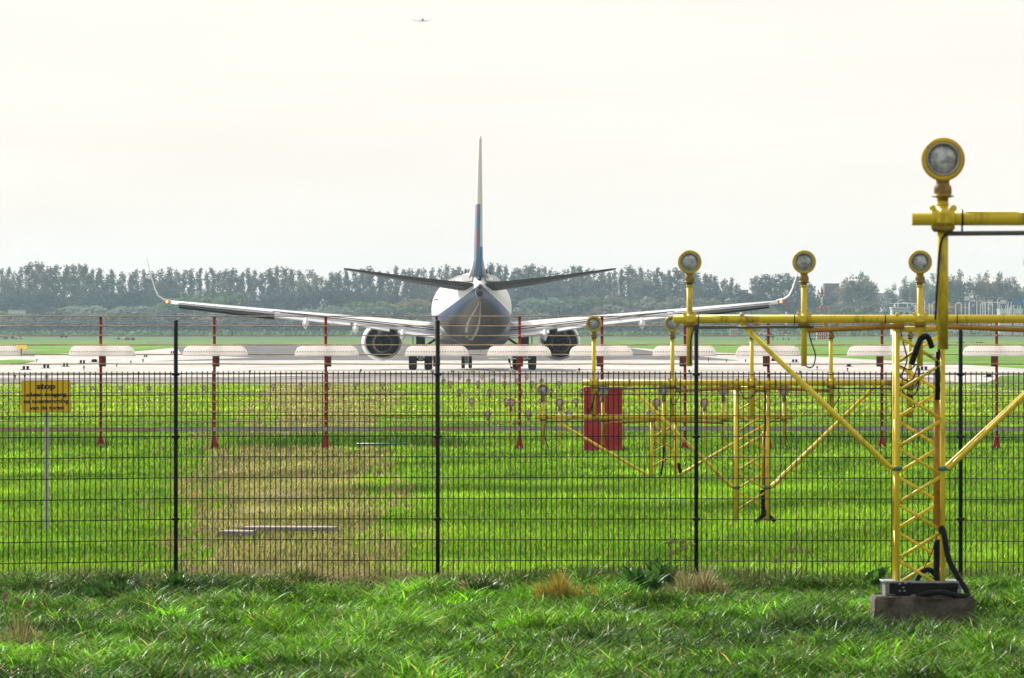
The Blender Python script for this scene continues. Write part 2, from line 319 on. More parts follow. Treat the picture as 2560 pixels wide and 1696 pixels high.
# ---------------------------------------------------------------- grass (uncountable blades, one object per stand)
def strawness(x, y):
    px = CX+x*F/y; py = HY+(CH-.0+.1)*F/y
    # the dry, trodden strip that runs away from the fence
    c = np.interp(py, [960, 1060, 1090, 1120, 1200, 1300, 1450], [815, 810, 740, 730, 720, 715, 740])
    wd = np.interp(py, [940, 960, 990, 1060, 1120, 1200, 1300, 1450], [120, 150, 185, 200, 265, 300, 310, 340])
    f = 1-np.abs(px-c)/wd
    n = .28*np.sin(px*.021+py*.05)+.28*np.sin(px*.047-py*.033+1.3)+.25*np.sin(px*.11+py*.13)+.22*np.sin(px*.06-py*.21)
    s = np.clip((f*1.6+n*.8)*1.1, 0, .68)
    # a paler belt along the foot of the mesh fence
    s = np.maximum(s, np.where((y > 70) & (y < 76), np.clip(.45+n, 0, 1)*.4*(px < 1300), 0))
    return s
def fnoise(x, y, sc, seed):
    r = np.random.default_rng(seed); v = 0
    for k in range(7):
        a = r.uniform(0, 6.28); f = sc*r.uniform(.6, 2.2); v = v+np.sin((x*math.cos(a)+y*math.sin(a))*f+r.uniform(0, 6.28))
    return v/7**.5
def blades(name, n, D0, D1, h, wdt, matr, palette, label=None, bend=.6, straw=True, seed=1, power=1.0, zoff=0, xlim=None, wide=1.08, holes=None):
    r = np.random.default_rng(seed)
    # even cover in the picture: sample distance so that rows are filled alike
    u = r.random(n); y = (D0**power+(D1**power-D0**power)*u)**(1/power)
    x = (r.random(n)*2-1)*(1280*wide)*y/F
    if xlim: px = r.uniform(xlim[0], xlim[1], n); x = (px-CX)*y/F
    z = np.interp(y, [0, 62, 68, 72, 100, 165, 200, 4000], [-.26, -.24, -.2, -.12, -.12, -.1, -.02, 0])+zoff
    near = (y < 74) & (y > 48); z = z+np.where(near, .05*np.sin(x*1.3+y*.7)*np.sin(y*.9-x*.4)+.03*np.sin(x*3.1+1)*np.sin(y*2.1), 0)
    keep = np.ones(n, bool)
    if holes is not None: keep = holes(x, y, r)
    x, y, z = x[keep], y[keep], z[keep]; n = len(x)
    cl = fnoise(x, y, 2.2, 5) ; cl2 = fnoise(x, y, .55, 9); cl3 = fnoise(x, y, 7.0, 12)
    H = h[0]+(h[1]-h[0])*r.random(n)**1.5; H = H*(1+.32*cl+(.15 if D0 > 60 else .48)*cl3).clip(.22, 2.2); Wd = wdt[0]+(wdt[1]-wdt[0])*r.random(n)
    if D0 < 60: z = z+.035*np.clip(cl3, -1, 2)+.03*fnoise(x, y, 3.5, 31)
    a = r.uniform(0, 2*math.pi, n); la = r.uniform(0, 2*math.pi, n); bd = bend*H*(.3+r.random(n))
    dx, dy = np.cos(a)*Wd/2, np.sin(a)*Wd/2; bx, by = np.cos(la)*bd, np.sin(la)*bd
    droop = np.where(r.random(n) < .35, .72, 1.0)
    V = np.zeros((n, 7, 3), np.float32)
    for k, (t, ws) in enumerate(((0, .8), (.4, 1.0), (.75, .75))):
        zz = z+H*t; ox, oy = bx*t*t, by*t*t
        V[:, 2*k] = np.stack([x+ox-dx*ws, y+oy-dy*ws, zz], 1); V[:, 2*k+1] = np.stack([x+ox+dx*ws, y+oy+dy*ws, zz], 1)
    V[:, 6] = np.stack([x+bx, y+by, z+H*droop], 1)
    s = strawness(x, y) if straw else np.zeros(n)
    s = np.clip(s+r.normal(0, .18, n)*(s > .02), 0, 1)
    G0, G1, G2, ST = [np.array(c) for c in palette]
    m1 = np.clip(.5+.42*cl2+r.normal(0, .22, n), 0, 1)[:, None]; m2 = np.clip(.15+.3*cl+r.normal(0, .2, n), 0, 1)[:, None]
    c = G0*(1-m1)+G1*m1; c = c*(1-m2*.6)+G2*m2*.6; c = c*(1-s[:, None])+ST*s[:, None]
    rr = r.random(n); c = np.where((rr < .035)[:, None], ST*1.1, c); c = c*(np.exp(r.normal(0, .22 if D0 > 60 else .5, n))[:, None])*(np.exp(.22*fnoise(x, y*.4, .9, 78))[:, None] if D0 > 60 else np.exp(.45*fnoise(x, y*.7, 5, 77))[:, None])
    H2 = 1.0
    col = np.ones((n, 7, 4), np.float32); col[:, :, :3] = c[:, None, :]
    T = np.array([[0, 1, 3], [0, 3, 2], [2, 3, 5], [2, 5, 4], [4, 5, 6]]); idx = (np.arange(n)*7)[:, None, None]+T[None]
    idx = idx.reshape(-1, 3).astype(np.int32); me = bpy.data.meshes.new(name); me.vertices.add(n*7); me.vertices.foreach_set('co', V.reshape(-1))
    me.loops.add(idx.size); me.loops.foreach_set('vertex_index', idx.reshape(-1)); me.polygons.add(len(idx))
    me.polygons.foreach_set('loop_start', np.arange(0, idx.size, 3, dtype=np.int32)); me.polygons.foreach_set('loop_total', np.full(len(idx), 3, np.int32))
    me.update(calc_edges=True); at = me.color_attributes.new('col', 'FLOAT_COLOR', 'POINT'); at.data.foreach_set('color', col.reshape(-1)); me.materials.append(matr)
    o = bpy.data.objects.new(name, me); COL.objects.link(o); o['kind'] = 'stuff'; tag(o, label, 'grass'); return o
NEAR = [(.005, .04, .002), (.10, .29, .004), (.16, .35, .05), (.34, .27, .10)]
MID = [(.04, .16, .004), (.15, .36, .012), (.23, .39, .025), (.27, .205, .09)]
FAR = [(.12, .28, .01), (.24, .42, .02), (.32, .42, .06), (.31, .26, .11)]
def no_block(x, y, r):
    ib = np.abs(x-(2308-CX)*65.6/F) < .48; return ~(ib & (y > 65.2) & (y < 66.55)) & ~(ib & (y > 61.5) & (y <= 65.5) & (r.random(len(x)) < .93))
blades('foreground_grass', 420000, 53, 72.3, (.045, .12), (.007, .014), M['grass'], NEAR, 'rough dark green grass in front of the mesh fence', bend=1.5, straw=False, seed=3, power=1, holes=no_block)
def bare(x, y, r):
    s = strawness(x, y); k = r.random(len(x)) > s*.35; px = CX+x*F/y
    for q in (252, 536, 814.5, 1299, 1505, 1712.5, 1921, 2205, 2491.5): k &= ~((np.abs(px-q) < 13) & (y > 152.5) & (y < 156.2))
    return k & ~((px > 1456) & (px < 1560) & (y > 150.5) & (y < 153))
blades('lawn', 230000, 72.5, 125, (.035, .09), (.007, .013), M['grass_far'], MID, 'bright green lawn behind the mesh fence with a dry strip', bend=.5, seed=4, power=1, holes=bare)
blades('lawn', 170000, 125, 200, (.035, .09), (.014, .024), M['grass_far'], MID, 'bright green lawn around the red posts', bend=.5, seed=5, power=.7, holes=bare)
blades('lawn', 150000, 200, 318, (.05, .12), (.03, .05), M['grass_far'], FAR, 'yellow green lawn in front of the taxiway', bend=.5, seed=6, power=.5)
# longer dark grass left unmown along the feet of the red posts
blades('tall_grass', 26000, 156.5, 164, (.14, .30), (.012, .02), M['grass_far'], [(.04, .13, .01), (.08, .2, .012), (.12, .24, .03), (.2, .22, .05)], 'longer dark grass along the feet of the red fence posts', bend=.4, straw=False, seed=8, holes=lambda x, y, r: r.random(len(x)) < np.clip(.35+.9*fnoise(x, y*.4, .8, 21), 0, 1))
blades('verge_grass', 30000, 71.5, 75, (.05, .18), (.006, .012), M['grass'], [(.05, .13, .012), (.12, .2, .02), (.2, .2, .08), (.38, .3, .15)], 'rank verge grass at the foot of the mesh fence', bend=.6, straw=True, seed=9)
# ---------------------------------------------------------------- black mesh fence
MF = empty('mesh_fence', W(1280, 1440, 72.8), 'dark green welded mesh fence with tall black posts across the lawn', 'fence'); mo = MF.location.copy()
zr = lambda py, D=72.8: CH-(py-HY)*D/F
posts = [(440, 803, 72.8), (1094.5, 803, 72.8), (1740.5, 813, 72.8), (2401, 813, 72.5)]
PX = [-213, 440, 1094.5, 1740.5, 2401, 3055]; PD = [71.4, 72.8, 72.8, 72.8, 72.5, 71.8]
rr = random.Random(3)
for i in range(5):
    b = MB(); x0, x1 = [(PX[k]-CX)*PD[k]/F for k in (i, i+1)]; y0, y1 = PD[i], PD[i+1]
    n = int(round(abs(x1-x0)/.05)); ztop, zbot = 1.957, -.11
    dz = rr.uniform(-.004, .004)
    for k in range(1, n):
        t = k/n; x = x0+(x1-x0)*t; y = y0+(y1-y0)*t; e = rr.uniform(-.0015, .0015)
        b.box((x+e, y, (ztop+zbot)/2+dz), (.009, .006, ztop-zbot))
    for j in range(11):
        z = 1.93-.1985*j+dz
        for s in (-1, 1):
            b.tube([(x0, y0+s*.007, z), (x1, y1+s*.007, z)], .0046, 6)
    b.v = [tuple(Vector(v)-mo) for v in b.v]; b.build('fence_panel', M['fence'], MF)
for (px, top, D) in posts:
    x = (px-CX)*D/F; b = MB(); b.tube([(x, D-.035, -.5), (x, D-.035, zr(top+1, D)), (x, D-.035, zr(top, D))], [.0205, .0205, .018], 12)
    b.v = [tuple(Vector(v)-mo) for v in b.v]; p = b.build('post', M['post'], MF)
    c = MB(); c.lathe([(0, .0), (.022, .0), (.022, .006), (.016, .012), (0, .013)], (x-mo.x, D-.035-mo.y, zr(top, D)-mo.z-.004), n=12); c.build('cap', M['post'], p)
    for py in (936, 1092, 1298):
        c = MB(); z = zr(py, D)-mo.z; c.box((x-mo.x, D-.06-mo.y, z), (.076, .012, .024), bev=.003); c.box((x-mo.x, D-.035-mo.y, z), (.05, .05, .034), bev=.006); c.tube([(x-mo.x, D-.08-mo.y, z), (x-mo.x, D-.05-mo.y, z)], .006, 6); c.build('clamp', M['post'], p)

# ---------------------------------------------------------------- red posted wire fence
RD = 156.0; zR = lambda py: CH-(py-HY)*RD/F; xR = lambda px: (px-CX)*RD/F
RF = empty('wire_fence', (0, RD, -.1), 'tall fence of beige sheathed wires on slim red posts', 'fence'); ro = RF.location.copy()
RP = [(-32, 1108), (252, 1110), (536, 1121), (814.5, 1121), (1091.5, 1119), (1299, 1120), (1505, 1120), (1712.5, 1120), (1921, 1120), (2205, 1114), (2491.5, 1119), (2775, 1118)]
WY = [791, 815, 839, 862.6, 886.5, 910, 933.6, 957.5, 981.5, 1005, 1030, 1053]
def Lr(v): return Vector(v)-ro
for (px, base) in RP:
    x = xR(px); zb = zR(base); b = MB(); b.box(Lr((x, RD, (zR(790)+zR(1085))/2)), (.058, .05, zR(790)-zR(1085)), bev=.008); p = b.build('post', M['red'], RF)
    f = MB(); f.prism([(x-.022, zR(1079)), (x+.022, zR(1079)), (x+.025, zR(1087)), (x+.085, zb-.02), (x+.035, zb-.02), (x, zb+.04), (x-.035, zb-.02), (x-.085, zb-.02), (x-.025, zR(1087))], .09, 'y', Lr((0, RD+.01, 0))); f.build('foot', M['reddark'] if False else M['red'], p)
    s = MB(); s.box(Lr((x, RD, zR(1082))), (.05, .06, .03), bev=.004); s.build('collar', M['black'], p)
    for wy in WY:
        c = MB(); c.box(Lr((x, RD-.035, zR(wy-.5))), (.026, .03, .018), bev=.005); c.build('insulator', M['clamp_w'], p)
        c = MB(); c.box(Lr((x, RD-.03, zR(wy+5.5))), (.034, .02, .026), bev=.006); c.build('bracket', M['black'], p)
    if px > 0 or px < 2600:
        off = .045 if px < 1200 else (-.05 if px < 2400 else -.08)
        c = MB(); c.box(Lr((x+(.03 if px < 600 else .04 if px < 900 else 0 if px < 1350 else -.04), RD+.07, (zR(889)+zR(917))/2)), (.145, .07, zR(889)-zR(917)), bev=.01); c.build('sensor_box', M['boxbrown'], p)
for k, wy in enumerate(WY):
    b = MB(); pts = []
    for i, (px, _) in enumerate(RP): pts.append(Lr((xR(px), RD-.04, zR(wy)))); 
    full = []
    for i in range(len(pts)-1):
        for t in (0, .25, .5, .75): q = pts[i].lerp(pts[i+1], t); q.z -= .006*4*t*(1-t)*(k % 3)/2; full.append(q)
    full.append(pts[-1]); b.tube(full, .0125, 8); b.build('wire', M['wire'], RF)
seg = [(-100, 397, 'woodboard', 1074), (397, 955, 'greyboard', 1072.5), (955, 1198, 'woodboard', 1071), (1198, 1463, 'greyboard', 1071), (1463, 1860, 'greyboard', 1071), (1860, 2265, 'greyboard', 1071.5), (2265, 2700, 'greyboard', 1072)]
for (a, c, m, y) in seg:
    b = MB(); x0, x1 = xR(a)+.004, xR(c)-.004; b.box(Lr(((x0+x1)/2, RD-.06, zR(y+1))), (x1-x0, .035, .082), bev=.006); b.build('board', M[m], RF)
    t = MB(); t.box(Lr(((x0+x1)/2, RD-.06, zR(y+1)+.045)), (x1-x0, .05, .008)); t.build('board_cap', M['pale'], RF)

M['plastic'] = leafmat('translucent_white_plastic', False, (.84, .82, .82), .6, .35, .02, .5)
# white plastic covers hung on the fence wires
def cover_mesh(w_):
    b = MB(); h = .198; rings = []; n = 10
    N = 40
    for i in range(N+1):
        t = .5-.5*math.cos(math.pi*i/N); x = -w_/2+w_*t; d = min(x+w_/2, w_/2-x); rc = .17
        hh = h*(1 if d >= rc else max(.04, (1-(1-d/rc)**2.2)**.5))
        ring = [(x, .07*math.cos(math.pi*k/(n-1)) - 0, hh*math.sin(math.pi*k/(n-1))**.6 if 0 < k < n-1 else 0) for k in range(n)]
        rings.append([Vector(p) for p in ring])
    return b.loft(rings)
names = ['left of the orange beacon at the picture edge', 'on the first red post, above the yellow sign', 'on the second red post right of the first black post', 'on the third red post under the left wing', 'behind the second black post, left of the nose wheels', 'right of the nose wheels under the fuselage', 'between the right engine and the wing lamp pole', 'left of the third black post above the red cabinet side', 'right of the third black post', 'behind the lattice tower of the nearest full gantry', 'at the right picture edge behind the diagonal stays']
sp = [(-110, 52), (173, 339), (457, 620), (737, 897.5), (1013, 1172), (1218, 1378), (1423, 1582), (1631, 1791), (1839, 2000), (2117, 2290), (2405, 2570)]
for i, (a, c) in enumerate(sp):
    e = empty('plastic_cover', (xR((a+c)/2), RD-.13, zR(889)), 'white rounded plastic cover '+names[i], 'cover', 'white plastic covers on the wire fence'); w_ = (c-a)*RD/F
    cover_mesh(w_).build('shell', M['plastic'], e)
    s = MB()
    for k in range(int(w_/.055)-1): s.box((-w_/2+.06+k*.055, -.0705, .075), (.030, .006, .02))
    s.build('slot_row', M['slot'], e)
    s = MB(); s.box((0, 0, -.008), (w_+.01, .15, .014), bev=.003); s.build('base_strip', M['plastic'], e)

# red cabinet
D = 153.0; x0, x1 = (1460-CX)*D/F, (1556-CX)*D/F; zt = CH-(968-HY)*D/F; zb = -.2
RC = empty('cabinet', ((x0+x1)/2, D+.25, -.1), 'tall red metal equipment cabinet standing between the yellow gantries', 'cabinet'); wd = x1-x0; hh = zt+.1
b = MB(); b.box((0, 0, hh/2-.05), (wd, .5, hh+.02), bev=.008); b.build('body', M['redbox'], RC)
b = MB(); b.box((0, -.262, hh-.045), (wd+.02, .53, .09), bev=.01); b.v = [(x, y+.262, z) for x, y, z in b.v]; b.build('roof', M['redbox'], RC)
for s in (-1, 1):
    b = MB(); b.box((s*wd*.235, -.258, hh*.52), (wd*.44, .016, hh*.68), bev=.006); d_ = b.build('door', M['redbox'], RC)
    b = MB(); b.box((s*wd*.235, -.268, hh*.52), (wd*.36, .008, hh*.6), bev=.004); b.build('door_panel', M['redbox'], d_)
b = MB(); b.box((0, -.262, hh*.52), (.012, .02, hh*.7)); b.build('seam', M['reddark'], RC)
b = MB(); b.box((-wd*.38, -.275, hh*.62), (.018, .02, .13), bev=.004); b.build('handle', M['black'], RC)
b = MB(); b.box((-wd*.43, -.27, hh-.06), (.05, .006, .02)); b.build('name_plate', M['clamp_w'], RC)

# yellow sign
D = 91.9; k = D/F; e = empty('stop_sign', ((116-CX)*k, D, gz(D)), 'yellow board reading stop in black on a grey steel post', 'sign'); 
zt, zb = CH-(952-HY)*k-gz(D), CH-(1030.5-HY)*k-gz(D); W_, H_ = 122.5*k, zt-zb
b = MB(); b.box((0, .03, (CH-(938-HY)*k-gz(D))/2-.1), (.048, .03, CH-(938-HY)*k-gz(D)+.2), bev=.006); b.tube([(0, .046, -.2), (0, .046, zt+.05)], .012, 8); b.build('post', M['galv'], e)
def rrect(w_, h_, r_, n=5):
    pts = []
    for (cx_, cy_, a0) in ((w_/2-r_, h_/2-r_, 0), (-w_/2+r_, h_/2-r_, 90), (-w_/2+r_, -h_/2+r_, 180), (w_/2-r_, -h_/2+r_, 270)):
        for q in range(n+1): a = R(a0+90*q/n); pts.append((cx_+r_*math.cos(a), cy_+r_*math.sin(a)))
    return pts
rot = Matrix.Rotation(R(1.2), 3, 'Y').to_4x4() @ Matrix.Rotation(R(-4), 4, 'Z')
b = MB(); b.prism(rrect(W_, H_, .022), .03, 'y'); pl = b.build('board', M['sign'], e); pl.location = ((115.5-116)*k, -.01, (zt+zb)/2); pl.rotation_euler = (0, R(-.6), 0)
b = MB(); P = rrect(W_+.004, H_+.004, .024); I = rrect(W_-.012, H_-.012, .018); n = len(P)
b.add([(x, -.019, z) for x, z in P]+[(x, -.019, z) for x, z in I], [(i, (i+1) % n, n+(i+1) % n, n+i) for i in range(n)]); b.build('edge', M['signedge'], pl)
def text(body, size, x, z, y, parent, m, name='lettering', spacing=1.0, width=None, bold=.0, extr=.0012):
    cu = bpy.data.curves.new('t', 'FONT'); cu.body = body; cu.size = size; cu.align_x = 'CENTER'; cu.align_y = 'BOTTOM_BASELINE'; cu.extrude = extr; cu.offset = bold; cu.space_character = spacing; cu.resolution_u = 4
    o = bpy.data.objects.new('t', cu); COL.objects.link(o); dg = bpy.context.evaluated_depsgraph_get(); me = bpy.data.meshes.new_from_object(o.evaluated_get(dg)); bpy.data.objects.remove(o)
    xs_ = [v.co.x for v in me.vertices]; sx = width/(max(xs_)-min(xs_)) if width else 1; cxx = (max(xs_)+min(xs_))/2
    for v in me.vertices: v.co = Vector(((v.co.x-cxx)*sx, -v.co.z, v.co.y))
    me.materials.clear(); me.materials.append(m); t = bpy.data.objects.new(name, me); COL.objects.link(t); t.parent = parent; t.location = (x, y, z); KIDS.setdefault(parent.name, []).append(t); return t
zl = lambda py: (CH-(py-HY)*k-gz(D))-(zt+zb)/2
for (s, py, sz, x0, x1, bo) in (('stop', 972.5, .098, 92.5, 139, .0035), ('alleen toegang', 991, .066, 66, 166.5, .0018), ('na toestemming', 1007.6, .066, 59.5, 172, .0018), ('van de toren', 1024, .066, 74, 160, .0018)):
    text(s, sz, ((x0+x1)/2-115.5)*k, zl(py), -.017, pl, M['ink'], width=(x1-x0)*k, bold=bo, extr=.002)

# thin white aerial with a cross arm
D = 200; k = D/F; e = empty('aerial', ((1276-CX)*k, D, 0), 'thin white aerial pole with a horizontal arm in front of the right wheels', 'mast')
zz = lambda py: CH-(py-HY)*k
b = MB(); b.tube([(0, 0, -.1), (0, 0, zz(887))], .018, 8); b.build('pole', M['mastwhite'], e)
b = MB(); b.tube([(-54*k, 0, zz(897)), (50*k, 0, zz(897))], .012, 8); b.build('arm', M['mastwhite'], e)
b = MB(); b.box((-3*k, -.02, zz(902)), (.05, .05, .12), bev=.01); b.box((2*k, 0, zz(919)), (.06, .04, .05), bev=.01); b.build('bracket', M['black'], e)

# pipe and slabs lying on the lawn
D = gd(1120, -.1); k = D/F
b = MB(); b.tube([(0, 0, 0), (1.0, .02, .0), (1.05, .02, .015)], .02, 8); p = b.build('pipe', M['teal'], loc=((890-CX)*k, 156.5, -.03)); tag(p, 'thin green pipe lying in the grass right of the third red post', 'pipe')
for i, (a, c, y, lb) in enumerate(((603, 845, 1336.5, 'long pale concrete strip lying flat in the dry grass'), (545, 640, 1347, 'short pale concrete strip in front of the long one'))):
    D = gd(y, -.1); k = D/F; b = MB(); L_ = (c-a)*k; b.prism([(-L_/2, -.12), (L_/2-.05, -.14), (L_/2, .02), (L_/2-.2, .12), (-L_/2+.1, .14)], .05, 'z'); p = b.build('concrete_slab', M['pale'], loc=(((a+c)/2-CX)*k, D, -.03)); p.rotation_euler = (R(2.5), 0, 0); tag(p, lb, 'slab')
def patch(name, pts, z, m):
    vs = []
    for (px, py) in pts: D = gd(py, gz(85)); vs.append(((px-CX)*D/F, D, gz(D)+z))
    b = MB(); b.add(vs, [tuple(range(len(vs)))]); return b.build(name, m, kind='structure')
M['sand'] = mat('bare_sandy_soil', (.30, .25, .17), .95, noise=(3, (.13, .11, .06), .3, .6))
def blob(cx_, cy_, rx, ry, n=22, seed=0):
    q = random.Random(seed); return [(cx_+rx*math.cos(2*math.pi*i/n)*(1+q.uniform(-.3, .2)), cy_+ry*math.sin(2*math.pi*i/n)*(1+q.uniform(-.35, .25))) for i in range(n)]
for i, a in enumerate([(800, 1437, 260, 9), (700, 1240, 130, 16), (640, 1270, 60, 14), (620, 1180, 70, 7), (500, 1375, 55, 7), (730, 1000, 90, 10), (610, 1315, 40, 6), (760, 1200, 50, 8), (700, 1085, 90, 8)]): patch('bare_soil', blob(*a, seed=i), .006, M['sand'])
# ---------------------------------------------------------------- yellow approach light gantries
def lamp(parent, x, z, r, y=0, post_bottom=None, pr=.026, barz=None, tail=None, thick=True):
    """parts of one lamp on a gantry: post (> clamp), lamp_head (> lens, rim, collar, screw)"""
    b = MB(); b.tube([(x, y, tail), (x, y, z-r*1.75)], pr, 12); b.tube([(x, y, z-r*2.1), (x, y, z-r*1.95)], pr*1.12, 12); po = b.build('lamp_post', M['yellow'], parent)
    if barz is not None:
        c = MB(); R_ = .047
        c.box((x, y-.01, barz), (.075, .10, .085), bev=.02); c.tube([(x-.055, y, barz), (x-.03, y, barz)], R_, 14); c.tube([(x+.03, y, barz), (x+.055, y, barz)], R_, 14)
        for s in (-1, 1): c.box((x+s*.05, y-.02, barz+.046), (.028, .03, .022), bev=.004); c.tube([(x+s*.05, y-.03, barz-.055), (x+s*.05, y-.03, barz+.06)], .006, 6)
        c.build('clamp', M['yellow'], po)
        c = MB(); c.box((x, y-.015, barz-.052), (.10, .09, .03), bev=.01); c.build('clamp_base', M['yellow_dark'], po)
    return head(parent, x, y, z, r)
def head(parent, x, y, z, r, name='lamp_head', gl='glass'):
    h = MB(); h.lathe([(0, .75*r), (.45*r, .7*r), (.8*r, .35*r), (.97*r, -.05*r), (1.0*r, -.25*r), (.97*r, -.36*r), (.76*r, -.36*r), (.73*r, -.2*r)], (x, y, z), 'y', 28)
    hd = h.build(name, M['rim'], parent)
    l = MB(); l.lathe([(0, -.33*r), (.3*r, -.31*r), (.55*r, -.25*r), (.69*r, -.16*r), (.74*r, -.1*r)], (x, y, z), 'y', 28); l.build('lens', M[gl], hd)
    l = MB(); l.lathe([(.66*r, -.30*r), (.70*r, -.39*r), (.76*r, -.39*r), (.77*r, -.30*r)], (x, y, z), 'y', 28); l.build('lens_ring', M['steel'], hd)
    c = MB(); c.lathe([(.34*r, -.9*r), (.30*r, -1.02*r), (.31*r, -1.15*r), (.40*r, -1.25*r), (.41*r, -1.5*r), (.38*r, -1.62*r), (.52*r, -1.66*r), (.52*r, -1.70*r), (.26*r, -1.76*r), (.25*r, -1.9*r)], (x, y, z), 'z', 14); c.build('collar', M['yellow_dark'], hd)
    s = MB()
    for a in (40, 140): s.tube([(x+.9*r*math.cos(R(a)), y-.40*r, z+.9*r*math.sin(R(a))), (x+.9*r*math.cos(R(a)), y-.34*r, z+.9*r*math.sin(R(a)))], .05*r, 8)
    s.build('screw', M['steel'], hd); return hd
def loop(parent, pts, r=.006, name='cable', m='cable'):
    pts = [Vector(p) for p in pts]; out = []
    for i in range(len(pts)-1):
        p0 = pts[max(i-1, 0)]; p1 = pts[i]; p2 = pts[i+1]; p3 = pts[min(i+2, len(pts)-1)]
        for t in (0, .2, .4, .6, .8):
            out.append(.5*((2*p1)+(p2-p0)*t+(2*p0-5*p1+4*p2-p3)*t*t+(3*p1-p0-3*p2+p3)*t**3))
    out.append(pts[-1]); b = MB(); b.tube(out, r, 8); return b.build(name, M[m], parent)

def gantry(D, lights, hy, bary, bar_x, tail_y, leg_x, base_y, stay, top_y, label, cross, leg_r=.017, block=False):
    k = D/F; c0 = (leg_x[0]+leg_x[1])/2; g0 = CH-(base_y-HY)*k
    G = empty('light_gantry', ((c0-CX)*k, D, g0), label, 'light gantry', 'yellow lamp gantries')
    X = lambda px: (px-c0)*k; Z = lambda py: CH-(py-HY)*k-g0
    b = MB(); b.tube([(X(bar_x[0]), 0, Z(bary)), (X(bar_x[1]), 0, Z(bary))], .037, 16); b.build('crossbar', M['yellow'], G)
    zb = Z(bary)
    for px in bar_x[2]: b = MB(); b.tube([(X(px)-.004, 0, zb), (X(px)+.004, 0, zb)], .040, 14); b.box((X(px), -.01, zb-.055), (.008, .03, .06)); b.build('cable_tie', M['black'], G)
    for px in lights: lamp(G, X(px), Z(hy), .104, barz=zb, tail=Z(tail_y))
    # lattice tower of four legs with zigzag rods
    a, c = X(leg_x[0]), X(leg_x[1]); dy = c-a; y0, y1 = .02, .02+dy
    zt = Z(top_y)
    for (lx, ly) in ((a, y0), (c, y0), (a, y1), (c, y1)):
        b = MB(); b.tube([(lx, ly, -.05), (lx, ly, zt)], leg_r*1.35, 10); b.build('leg', M['yellow'], G)
    step = cross; nz_ = int((zt-.08)/step)
    for face, (p, q) in enumerate((((a, y0), (c, y0)), ((a, y1), (c, y1)), ((a, y0), (a, y1)), ((c, y0), (c, y1)))):
        b = MB(); z = zt-.06; s = face % 2
        for i in range(nz_*2+1):
            z2 = z-step/2
            if z2 < .03: break
            u, v = (p, q) if (i+s) % 2 == 0 else (q, p); b.tube([(u[0], u[1], z), (v[0], v[1], z2)], .0145, 8); z = z2
        b.build('lattice', M['yellow'], G)
    for yy in (y0, y1): b = MB(); b.tube([(a-.02, yy, zt), (c+.02, yy, zt)], .025, 10); b.build('top_rail', M['yellow'], G)
    for lx in (a, c):
        b = MB(); b.box((lx, .03, (zt+zb)/2+.0), (.05, .09, abs(zb-zt)+.05), bev=.01); b.box((lx, 0, zb+.04), (.03, .06, .03), bev=.006); b.build('bracket', M['yellow'], G)
    # stays
    for s in (-1, 1):
        px = c0+s*stay[0]; lx = a if s < 0 else c; zc = Z(stay[1])
        for yy, fy in ((-.012, -.02), (.06, dy+.05)):
            b = MB(); b.tube([(X(px), yy if yy < 0 else .02, zb-.045), (lx+s*.06, fy, zc+.01), (lx+s*.035, fy, zc)], [.0215, .0215, .014], 10); b.build('stay', M['yellow'], G)
        b = MB(); b.tube([(lx-s*.045, -.01, zc), (lx+s*.05, -.01, zc)], .019, 10); b.build('stay_clamp', M['teal'], G)
        b = MB(); b.box((X(px), 0, zb+.03), (.035, .06, .05), bev=.01); b.box((X(px), -.02, zb-.04), (.03, .03, .03), bev=.005); b.build('stay_bracket', M['yellow'], G)
    # conduits under the bar
    lo_, hi_ = min(lights), max(lights)
    b = MB(); b.tube([(X(lo_+8), -.03, zb-.075), (X((lo_+c0)/2), -.03, zb-.068), (X(c0-.24*(c0-lo_)*2+10), -.03, zb-.066)], .012, 8); b.build('grey_conduit', M['conduit'], G); b = MB(); b.tube([(X(hi_-8), -.03, zb-.075), (X((hi_+c0)/2), -.03, zb-.068)], .012, 8); b.build('grey_conduit', M['conduit'], G)
    for s in (-1, 1):
        b = MB(); b.tube([(s*.14, -.02, zb-.062), (s*.45, -.03, zb-.075), (s*.98, -.03, zb-.10)], [.024, .023, .02], 10); b.build('orange_conduit', M['orange'], G)
    return G, X, Z, zb, (a, c, y0, y1)

LB = [2300+288*i for i in (-2, -1, 0, 1, 2)]
GB, X, Z, zb, (a, c, y0, y1) = gantry(66.0, [1724, 2010, 2300, 2588, 2876], 655.5, 798, (1683, 2921, [1746, 1986, 2213, 2393, 2600, 2860]), 916, (2243, 2357), 1489, (446, 1172), 823, 'nearest complete yellow gantry, on a concrete block in front of the mesh fence', .485)
# its own thick riser tube, looped hoses and base frame
loop(GB, [(X(2330), -.01, Z(870)), (X(2318), -.03, Z(842)), (X(2300), -.04, Z(850)), (X(2288), -.04, Z(880)), (X(2278), -.03, Z(912))], .026, 'hose', 'black')
b = MB(); b.tube([(X(2344), .03, Z(880)), (X(2345), .03, Z(1000))], .025, 10); b.tube([(X(2348), .04, Z(860)), (X(2352), .04, Z(960))], .018, 10); b.build('hose', M['black'], GB)
b = MB(); b.tube([(X(2343), .10, Z(985)), (X(2345), .10, Z(1325))], .028, 10); b.build('riser_tube', M['orange'], GB)
for i, pts in enumerate(([(2252, 830), (2262, 870), (2268, 900), (2258, 930), (2248, 945)], [(2252, 915), (2275, 925), (2292, 912), (2300, 930), (2290, 965), (2275, 975), (2256, 962)], [(2252, 905), (2270, 890), (2292, 875)], [(2252, 960), (2262, 985), (2285, 990), (2298, 960), (2296, 920)], [(2272, 985), (2285, 1000), (2287, 1018), (2276, 1016)], [(2250, 936), (2262, 950), (2284, 948), (2300, 900)])):
    loop(GB, [(X(p), .03+.02*i, Z(q)) for p, q in pts], .0065)
